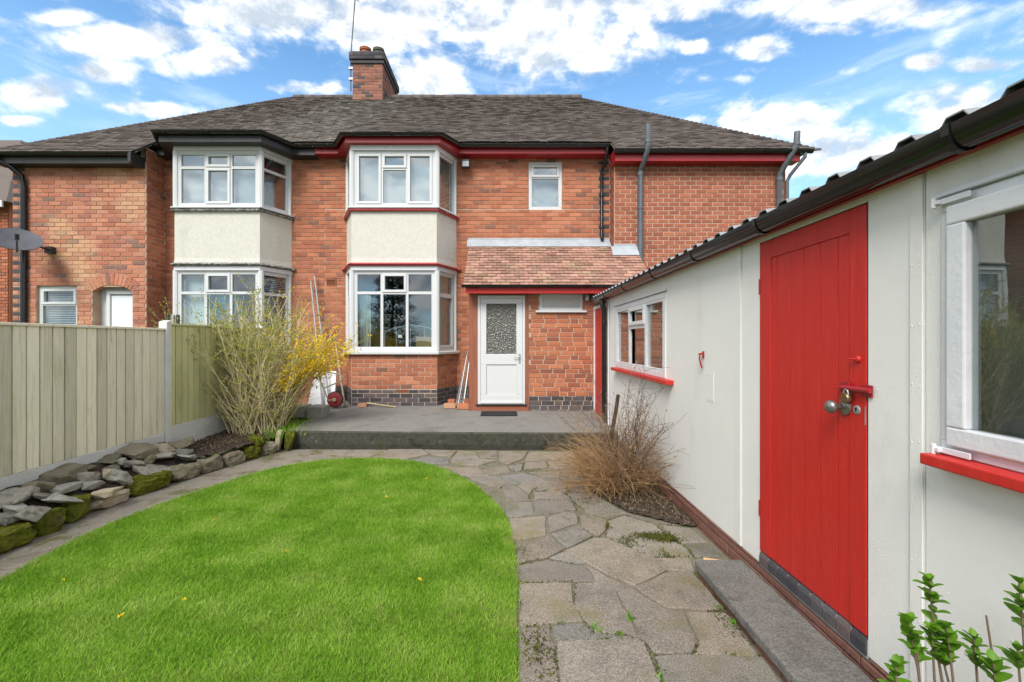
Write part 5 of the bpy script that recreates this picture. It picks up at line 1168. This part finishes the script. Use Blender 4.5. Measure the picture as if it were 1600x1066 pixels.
for i in range(60):
    lx = rng.uniform(-.35, .42); P = pl.stem((1.30 + rng.uniform(-.14, .16), 4.9 + rng.uniform(-.2, .25), .02), (lx, rng.uniform(-.9, .5), 1.15), rng.uniform(.8, 1.45), .0042, .0014, 9, (lx * .3, -.3, -.9 * rng.random()), .22, 3)
    P2 = [v for v in P if v.x < 1.63]
    for j in range(3, len(P2)):
        for q_ in range(rng.randrange(1, 3)):
            d = (P[j] - P[j - 1]).normalized() + rv(.6); d.x = -abs(d.x) if P[j].x > 1.5 else d.x
            S = pl.stem(P[j], d, rng.uniform(.1, .34), .0022, .001, 4, (0, 0, -.15), .25, 3)
            if rng.random() < .12: pl.leaf(S[-1], (0, 0, -1), .025, .016)
for i in range(2): pl.t.tube([(1.14, 4.95, .0), (1.15, 4.95, .5), (1.21, 4.93, .86), (1.23, 4.92, 1.02)], .024, 7, .02)
pl.done(BS, 'twig_dark', 'twig')
# debris on the bed
# privet by the camera
PV = thing('privet_shrub', (1.42, 1.32, 0), 'young green-leaved privet shoots in the near right corner', 'shrub')
lm = []
for k in range(4):
    m = MB(); n = 5; W = .017; L = .050; cv = .12 + .08 * k
    for i in range(n + 1):
        t = i / n; wd = W * math.sin(math.pi * min(1, t * .92 + .04)) ** .75; zb = L * cv * t * t * -1
        m.v += [(-wd, t * L, zb + wd * .35), (0, t * L, zb), (wd, t * L, zb + wd * .35)]
    for i in range(n):
        for j in (0, 1): m.f.append((i * 3 + j, i * 3 + j + 1, i * 3 + j + 4, i * 3 + j + 3))
    lm.append(m.mesh('leaf', 'leaf_privet', True))
pl = Plant()
shoots = [((1.22, 1.36, .0), (1.205, 1.40, .60), 5), ((1.36, 1.36, 0), (1.345, 1.44, .845), 7), ((1.34, 1.36, 0), (1.215, 1.37, .755), 4), ((1.38, 1.34, 0), (1.36, 1.40, .72), 5), ((1.39, 1.3, 0), (1.425, 1.38, .70), 4), ((1.43, 1.3, 0), (1.36, 1.42, .64), 3), ((1.50, 1.28, 0), (1.505, 1.33, .895), 6), ((1.46, 1.28, 0), (1.44, 1.36, .78), 0), ((1.47, 1.3, 0), (1.43, 1.33, .66), 3), ((1.45, 1.25, 0), (1.50, 1.33, .70), 3), ((1.28, 1.36, 0), (1.27, 1.40, .645), 2), ((1.33, 1.36, .0), (1.325, 1.41, .70), 4)]
from mathutils import Matrix
for (a, b, nw_) in shoots:
    a, b = Vector(a), Vector(b); P = [a, a.lerp(b, .5) + Vector((rng.uniform(-.02, .02), .0, 0)), a.lerp(b, .8) + Vector((rng.uniform(-.008, .008), 0, 0)), b]
    pl.t.tube(P, .0052, 6, .0026)
    ax = (b - P[1]).normalized()
    for w_ in range(nw_):
        base = b - ax * (.024 * w_ + rng.uniform(0, .01)) ; th0 = rng.random() * 3
        for q_ in range(5 if w_ < 4 else 3):
            th = th0 + q_ * math.pi / 2 + w_ * .8 + rng.uniform(-.6, .6); out_ = Vector((math.cos(th), math.sin(th), rng.uniform(-.4, .3))) * (.5 + .2 * w_) * rng.uniform(.6, 1.4) + ax * .9
            y_ = out_.normalized(); x_ = y_.cross(ax).normalized(); z_2 = x_.cross(y_)
            sc_ = rng.uniform(.5, 1.05) * (.8 if w_ == 0 else 1)
            o = bpy.data.objects.new('leaf', lm[rng.randrange(4)]); COL.objects.link(o); o.parent = PV
            M4 = Matrix((x_, y_, z_2)).transposed().to_4x4(); M4 = Matrix.Translation(base - Vector(WL['privet_shrub'])) @ M4 @ Matrix.Scale(sc_, 4); o.matrix_basis = M4
pl.t.build('stems', 'twig_dark', PV, smooth=True, fix=False)
# weeds in the joints, grass at the patio edge
Pw = []
for (x, y, n) in [(.73, 2.61, 20), (.507, 2.52, 16), (1.287, 2.71, 22), (1.287, 2.57, 14), (.747, 2.23, 14), (.743, 2.146, 10), (.326, 2.57, 8), (.629, 2.484, 7)]:
    for i in range(n): Pw.append((x + rng.gauss(0, .014), y + rng.gauss(0, .014)))
Pw = np.array(Pw); tag(blades('joint_weeds', Pw, np.full(len(Pw), .0), (.012, .035), .011, 1.2, 'leaf_privet'), 'small green weeds sprouting from the paving joints', 'weeds')
Pw = np.array([(rng.gauss(-3.3, .16), rng.gauss(7.0, .35)) for i in range(900)]); tag(blades('rough_grass', Pw, np.full(len(Pw), .23), (.03, .16), .007, 1.1, 'grass'), 'tufts of rough grass beside the patio below the bush', 'grass')

# ================================================================== SMALL THINGS
rod('metal_pole', 'steel', [(-3.88, 9.30, 2.93), (-3.36, 8.75, .37)], .016, 'taller of the two grey metal poles leaning on the brick wall', 'pole')
rod('metal_pole', 'steel', [(-3.95, 9.29, 2.82), (-3.47, 8.7, .37)], .018, 'shorter grey metal pole leaning on the brick wall left of the taller', 'pole')
rod('timber_batten', 'rust', [(-3.42, 9.22, 1.6), (-3.02, 8.62, .37)], .02, 'slim weathered timber batten leaning behind the trolley', 'batten', n=4)
for i, (x, dx) in enumerate([(-.72, -.16), (-.70, -.12), (-.74, -.20), (-.71, -.08), (-.76, -.13)]):
    rod('garden_cane', 'steel', [(x, 9.33 - .02 * i, 1.20 + .1 * (i % 3)), (x + dx, 8.98 - .05 * i, .375)], .009, 'thin grey rod in the bundle leaning left of the porch door', 'rod', 'bundle of rods', 6)
TR = thing('sack_trolley', (-3.2, 8.45, .37), 'old garden trolley with rusty tube handle and red wheel', 'trolley')
MB().lathe((-3.14, 8.45, .515), [(.05, -.03), (.125, -.028), (.14, -.02), (.14, .02), (.125, .028), (.05, .03)], 24, 'y').build('wheel', 'redwheel', TR, smooth='auto')
MB().lathe((-3.14, 8.45, .515), [(.132, -.024), (.15, -.018), (.15, .018), (.132, .024)], 24, 'y').build('tyre', 'rubber', TR, smooth='auto')
MB().lathe((-3.14, 8.42, .515), [(.035, -.02), (.035, .03), (.012, .034)], 14, 'y').build('hub', 'rust', TR, smooth='auto')
MB().tube([(-3.26, 8.43, .50), (-3.42, 8.43, .9), (-3.46, 8.43, 1.18)], .014, 8).tube([(-3.44, 8.43, 1.06), (-3.05, 8.43, .98), (-2.99, 8.43, .93), (-3.02, 8.43, .86), (-3.36, 8.43, .72)], .014, 8).tube([(-3.26, 8.43, .50), (-3.14, 8.43, .515)], .014, 8).build('frame', 'rust', TR, smooth='auto')
tag(MB().hexa([(-3.78, 8.72, .37), (-3.28, 8.78, .37), (-3.28, 8.80, .37), (-3.78, 8.74, .37), (-3.74, 9.0, 1.0), (-3.34, 9.05, 1.0), (-3.34, 9.07, 1.0), (-3.74, 9.02, 1.0)]).build('leaning_sheet', 'white_paint', None, .004), 'pale sheet panel leaning against the wall behind the trolley', 'panel')
tag(MB().box(-3.62, -3.38, 7.72, 8.0, .30, .50).build('concrete_block', 'greystone', None, .012), 'concrete block with dark sides half hidden by the forsythia', 'block')
tag(MB().box(-3.31, -3.03, 7.60, 7.92, .30, .50).build('concrete_block', 'greystone', None, .014), 'squat concrete block at the patio edge below the red wheel', 'block')
def loose(x, y, z, a, label, mt='brick_pink', l=.215, w_=.10, h=.068):
    o = MB().box(-l / 2, l / 2, -w_ / 2, w_ / 2, 0, h).build('loose_brick', mt, None, .006); o.location = (x, y, z); o.rotation_euler = (0, 0, R(a)); tag(o, label, 'brick')
loose(-2.68, 8.60, .352, 8, 'single loose brick lying left below the bay window', 'brick_pink', .16); loose(-1.02, 8.50, .348, 6, 'pale loose brick, left one on the patio by the bay corner', 'brick_pink', .215, .1, .09)
loose(-.985, 8.55, .439, -12, 'loose brick lying on top of the pale brick beside bay', 'brick_porch', .13); loose(-.76, 8.42, .346, -4, 'orange loose brick, right one on the patio beside the door frame', 'brick_porch', .215, .1, .10); loose(-.72, 8.60, .35, 4, 'loose brick standing behind the orange one beside door frame', 'brick_porch', .09, .1, .15)
rod('wooden_stick', 'stem', [(-2.60, 8.62, .425), (-2.03, 8.52, .362)], .016, 'weathered stick lying on the patio below the bay window', 'stick', n=5)
MTm = thing('door_mat', (-.1, 7.98, .33), 'black rubber mat lying on the patio before the white door', 'mat')
m = MB(); zf = lambda y: .262 + (y - 6.66) * .0441
for k in range(14): x = -.40 + k * .044; m.hexa([(x, 7.80, zf(7.80) + .004), (x + .036, 7.80, zf(7.80) + .004), (x + .036, 8.14, zf(8.14) + .004), (x, 8.14, zf(8.14) + .004), (x, 7.80, zf(7.80) + .02), (x + .036, 7.80, zf(7.80) + .02), (x + .036, 8.14, zf(8.14) + .02), (x, 8.14, zf(8.14) + .02)])
m.build('ribs', 'rubber', MTm); m = MB(); m.hexa([(-.41, 7.79, zf(7.79) + .002), (.222, 7.79, zf(7.79) + .002), (.222, 8.15, zf(8.15) + .002), (-.41, 8.15, zf(8.15) + .002), (-.41, 7.79, zf(7.79) + .012), (.222, 7.79, zf(7.79) + .012), (.222, 8.15, zf(8.15) + .012), (-.41, 8.15, zf(8.15) + .012)]); m.build('base', 'rubber', MTm)
o = MB().box(-.055, .055, -.09, .09, 0, .028).build('timber_offcut', 'timber', None, .003); o.location = (1.50, 3.20, .014); o.rotation_euler = (0, 0, R(70)); tag(o, 'small pale timber offcut at the far end of the step', 'offcut')
# satellite dish
SDh = thing('satellite_dish', (-8.83, 8.88, 3.4), 'dark grey satellite dish on bracket at the left neighbour wall', 'satellite dish')
nv = Vector((.486, -.456, .734)).normalized(); ax_ = nv.cross(Vector((0, 0, 1))).normalized(); ay_ = nv.cross(ax_); C0 = Vector((-8.93, 8.34, 3.42))
m = MB(); nR, nA = 6, 28
for side in (0, .012):
    for i in range(nR + 1):
        r_ = .345 * i / nR
        for j in range(nA):
            t = 2 * math.pi * j / nA; m.v.append(tuple(C0 + ax_ * (r_ * math.cos(t)) + ay_ * (r_ * math.sin(t)) + nv * (.5 * r_ * r_ - side)))
for s_ in (0, (nR + 1) * nA):
    for i in range(nR):
        for j in range(nA): j2 = (j + 1) % nA; m.f.append((s_ + i * nA + j, s_ + i * nA + j2, s_ + (i + 1) * nA + j2, s_ + (i + 1) * nA + j))
MT['dish'] = pmat('dish_grey', [(.07, .075, .09), (.10, .105, .12)], 6, .45, .4); m.build('reflector', 'dish', SDh, smooth=True)
MB().tube([tuple(C0 - nv * .02), tuple(C0 + Vector((.12, .25, -.02))), (-8.82, 8.80, 3.36)], .02, 8).box(-8.90, -8.76, 8.80, 8.885, 3.30, 3.43).build('bracket', 'blackpaint', SDh)
MB().tube([tuple(C0 + ay_ * .33), tuple(C0 + nv * .32 + ay_ * .42)], .014, 8).build('arm', 'dish', SDh); MB().tube([tuple(C0 + nv * .30 + ay_ * .40), tuple(C0 + nv * .40 + ay_ * .36)], .03, 10).build('receiver', 'blackpaint', SDh)
FLD = thing('floodlight', (-.78, 9.36, 4.9), 'small floodlight under the red eaves beside the bay window', 'lamp')
part('lamp_case', 'blackpaint', FLD, (-.86, -.70, 9.17, 9.27, 5.10, 5.27), bevel=.015); part('lens', 'lead', FLD, (-.845, -.715, 9.158, 9.169, 5.115, 5.225), bevel=.006); part('bracket', 'red_dull', FLD, (-.85, -.71, 9.271, 9.385, 5.17, 5.30))
PL2 = thing('porch_lamp', (1.5, 8.29, 2.4), 'small silver security lamp beside the porch window', 'lamp')
MB().lathe((1.50, 8.24, 2.33), [(.04, 0), (.045, .08), (.03, .11)], 12).build('lamp_head', 'steel', PL2, smooth='auto'); part('bracket', 'blackpaint', PL2, (1.56, 1.60, 8.22, 8.288, 2.34, 2.45))
AN = thing('television_aerial', (-4.3, 12.9, 9.0), 'thin television aerial mast strapped to the chimney', 'aerial')
MB().tube([(-4.30, 12.75, 8.6), (-4.30, 12.75, 9.6), (-4.15, 12.75, 11.6)], .018, 8).build('mast', 'pipe_grey', AN)
m = MB(); m.tube([(-4.5, 12.2, 11.12), (-4.15, 13.0, 11.3)], .012, 6)
for k in range(9): q_ = Vector((-4.5, 12.2, 11.12)).lerp(Vector((-4.15, 13.0, 11.3)), k / 9); m.tube([tuple(q_ + Vector((-.10, .05, .10))), tuple(q_ + Vector((.10, -.05, -.10)))], .006, 5)
m.build('elements', 'pipe_grey', AN); m = MB(); m.box(-4.34, -4.2, 12.70, 12.76, 8.9, 8.95).box(-4.34, -4.2, 12.70, 12.76, 9.2, 9.25); m.build('bracket', 'steel', AN)
for k, (dx, mt, lab) in enumerate([(-.07, 'blackpaint', 'left of the three small tubes standing behind the fence post'), (.0, 'steel', 'pale middle one of three small tubes behind the fence post'), (.07, 'blackpaint', 'right of the three small tubes standing behind the fence post')]):
    tag(MB().lathe((-5.02 + dx, 6.9, 1.3), [(.026, 0), (.026, .68), (.02, .70), (.012, .70)], 12).build('garden_tube', mt, None, smooth='auto'), lab, 'tube')
# things behind the glass
BD = thing('bed_headboard', (-2.0, 9.9, .42), 'white metal bed headboard inside the lower bay window', 'headboard')
MB().tube([(-2.55, 9.7, .5), (-2.55, 9.7, 1.78), (-2.4, 9.7, 1.86), (-2.0, 9.7, 1.95), (-1.6, 9.7, 1.88), (-1.42, 9.7, 1.78), (-1.42, 9.7, .5)], .014, 8).build('frame', 'white_paint', BD, smooth='auto')
for x in (-2.3, -2.0, -1.7): MB().tube([(x, 9.7, .5), (x, 9.7, 1.88)], .008, 6).build('bar', 'white_paint', BD)
tag(MB().box(-1.78, -1.38, 9.15, 9.45, 1.30, 1.68).build('cardboard_box', 'card', None, .006), 'brown cardboard box inside the lower bay window', 'box')
tag(part('sticker', 'white', None, (-2.06, -1.98, 8.812, 8.8135, 1.66, 1.72)), 'small white sticker inside the lower bay window', 'sticker')
tag(MB().lathe((XS + .16, 5.45, 1.17), [(.055, 0), (.058, .02), (.058, .22), (.05, .27), (.03, .30), (.005, .31)], 18).build('plastic_bottle', 'white', None, smooth='auto'), 'white rounded bottle on the shelf inside outbuilding window', 'bottle')
tag(MB().box(XS + .10, XS + .3, 4.82, 5.05, 1.17, 1.42).build('wicker_box', 'timber', None, .01), 'straw coloured box on the shelf inside outbuilding window', 'box')
tag(MB().box(XS + .10, XS + .28, 6.0, 6.4, 1.17, 1.27).build('white_tray', 'white', None, .01), 'white tray on the shelf inside outbuilding window', 'tray')
# a conifer behind the camera, seen mirrored in the bay window
CT = thing('conifer_tree', (-6.3, -8, 0), 'dark conifer tree mirrored in the lower bay window', 'tree')
MB().tube([(-6.3, -8, -.1), (-6.28, -8, 3), (-6.3, -8, 6.6)], .14, 8, .03).build('trunk', 'bark', CT)
V = []; Fc = []
for i in range(16000):
    h = rng.random() ** 1.35; z = .4 + 6.9 * h; rad = 2.3 * (1 - h) ** .8 * (.35 + .65 * math.sqrt(rng.random())) * (.8 + .2 * math.sin(z * 9)); a = rng.uniform(0, 6.283)
    c = Vector((-6.3 + rad * math.cos(a), -8 + rad * math.sin(a), z - rad * .18)); d = Vector((math.cos(a), math.sin(a), rng.uniform(-.3, .5))).normalized(); s_ = d.cross(Vector((0, 0, 1))).normalized() * .05; L = rng.uniform(.15, .32); k = len(V)
    V += [tuple(c - s_), tuple(c + s_), tuple(c + d * L)]; Fc.append((k, k + 1, k + 2))
m = MB(); m.v = V; m.f = Fc; tag(m.build('crown', 'conifer', CT, fix=False), kind='stuff')
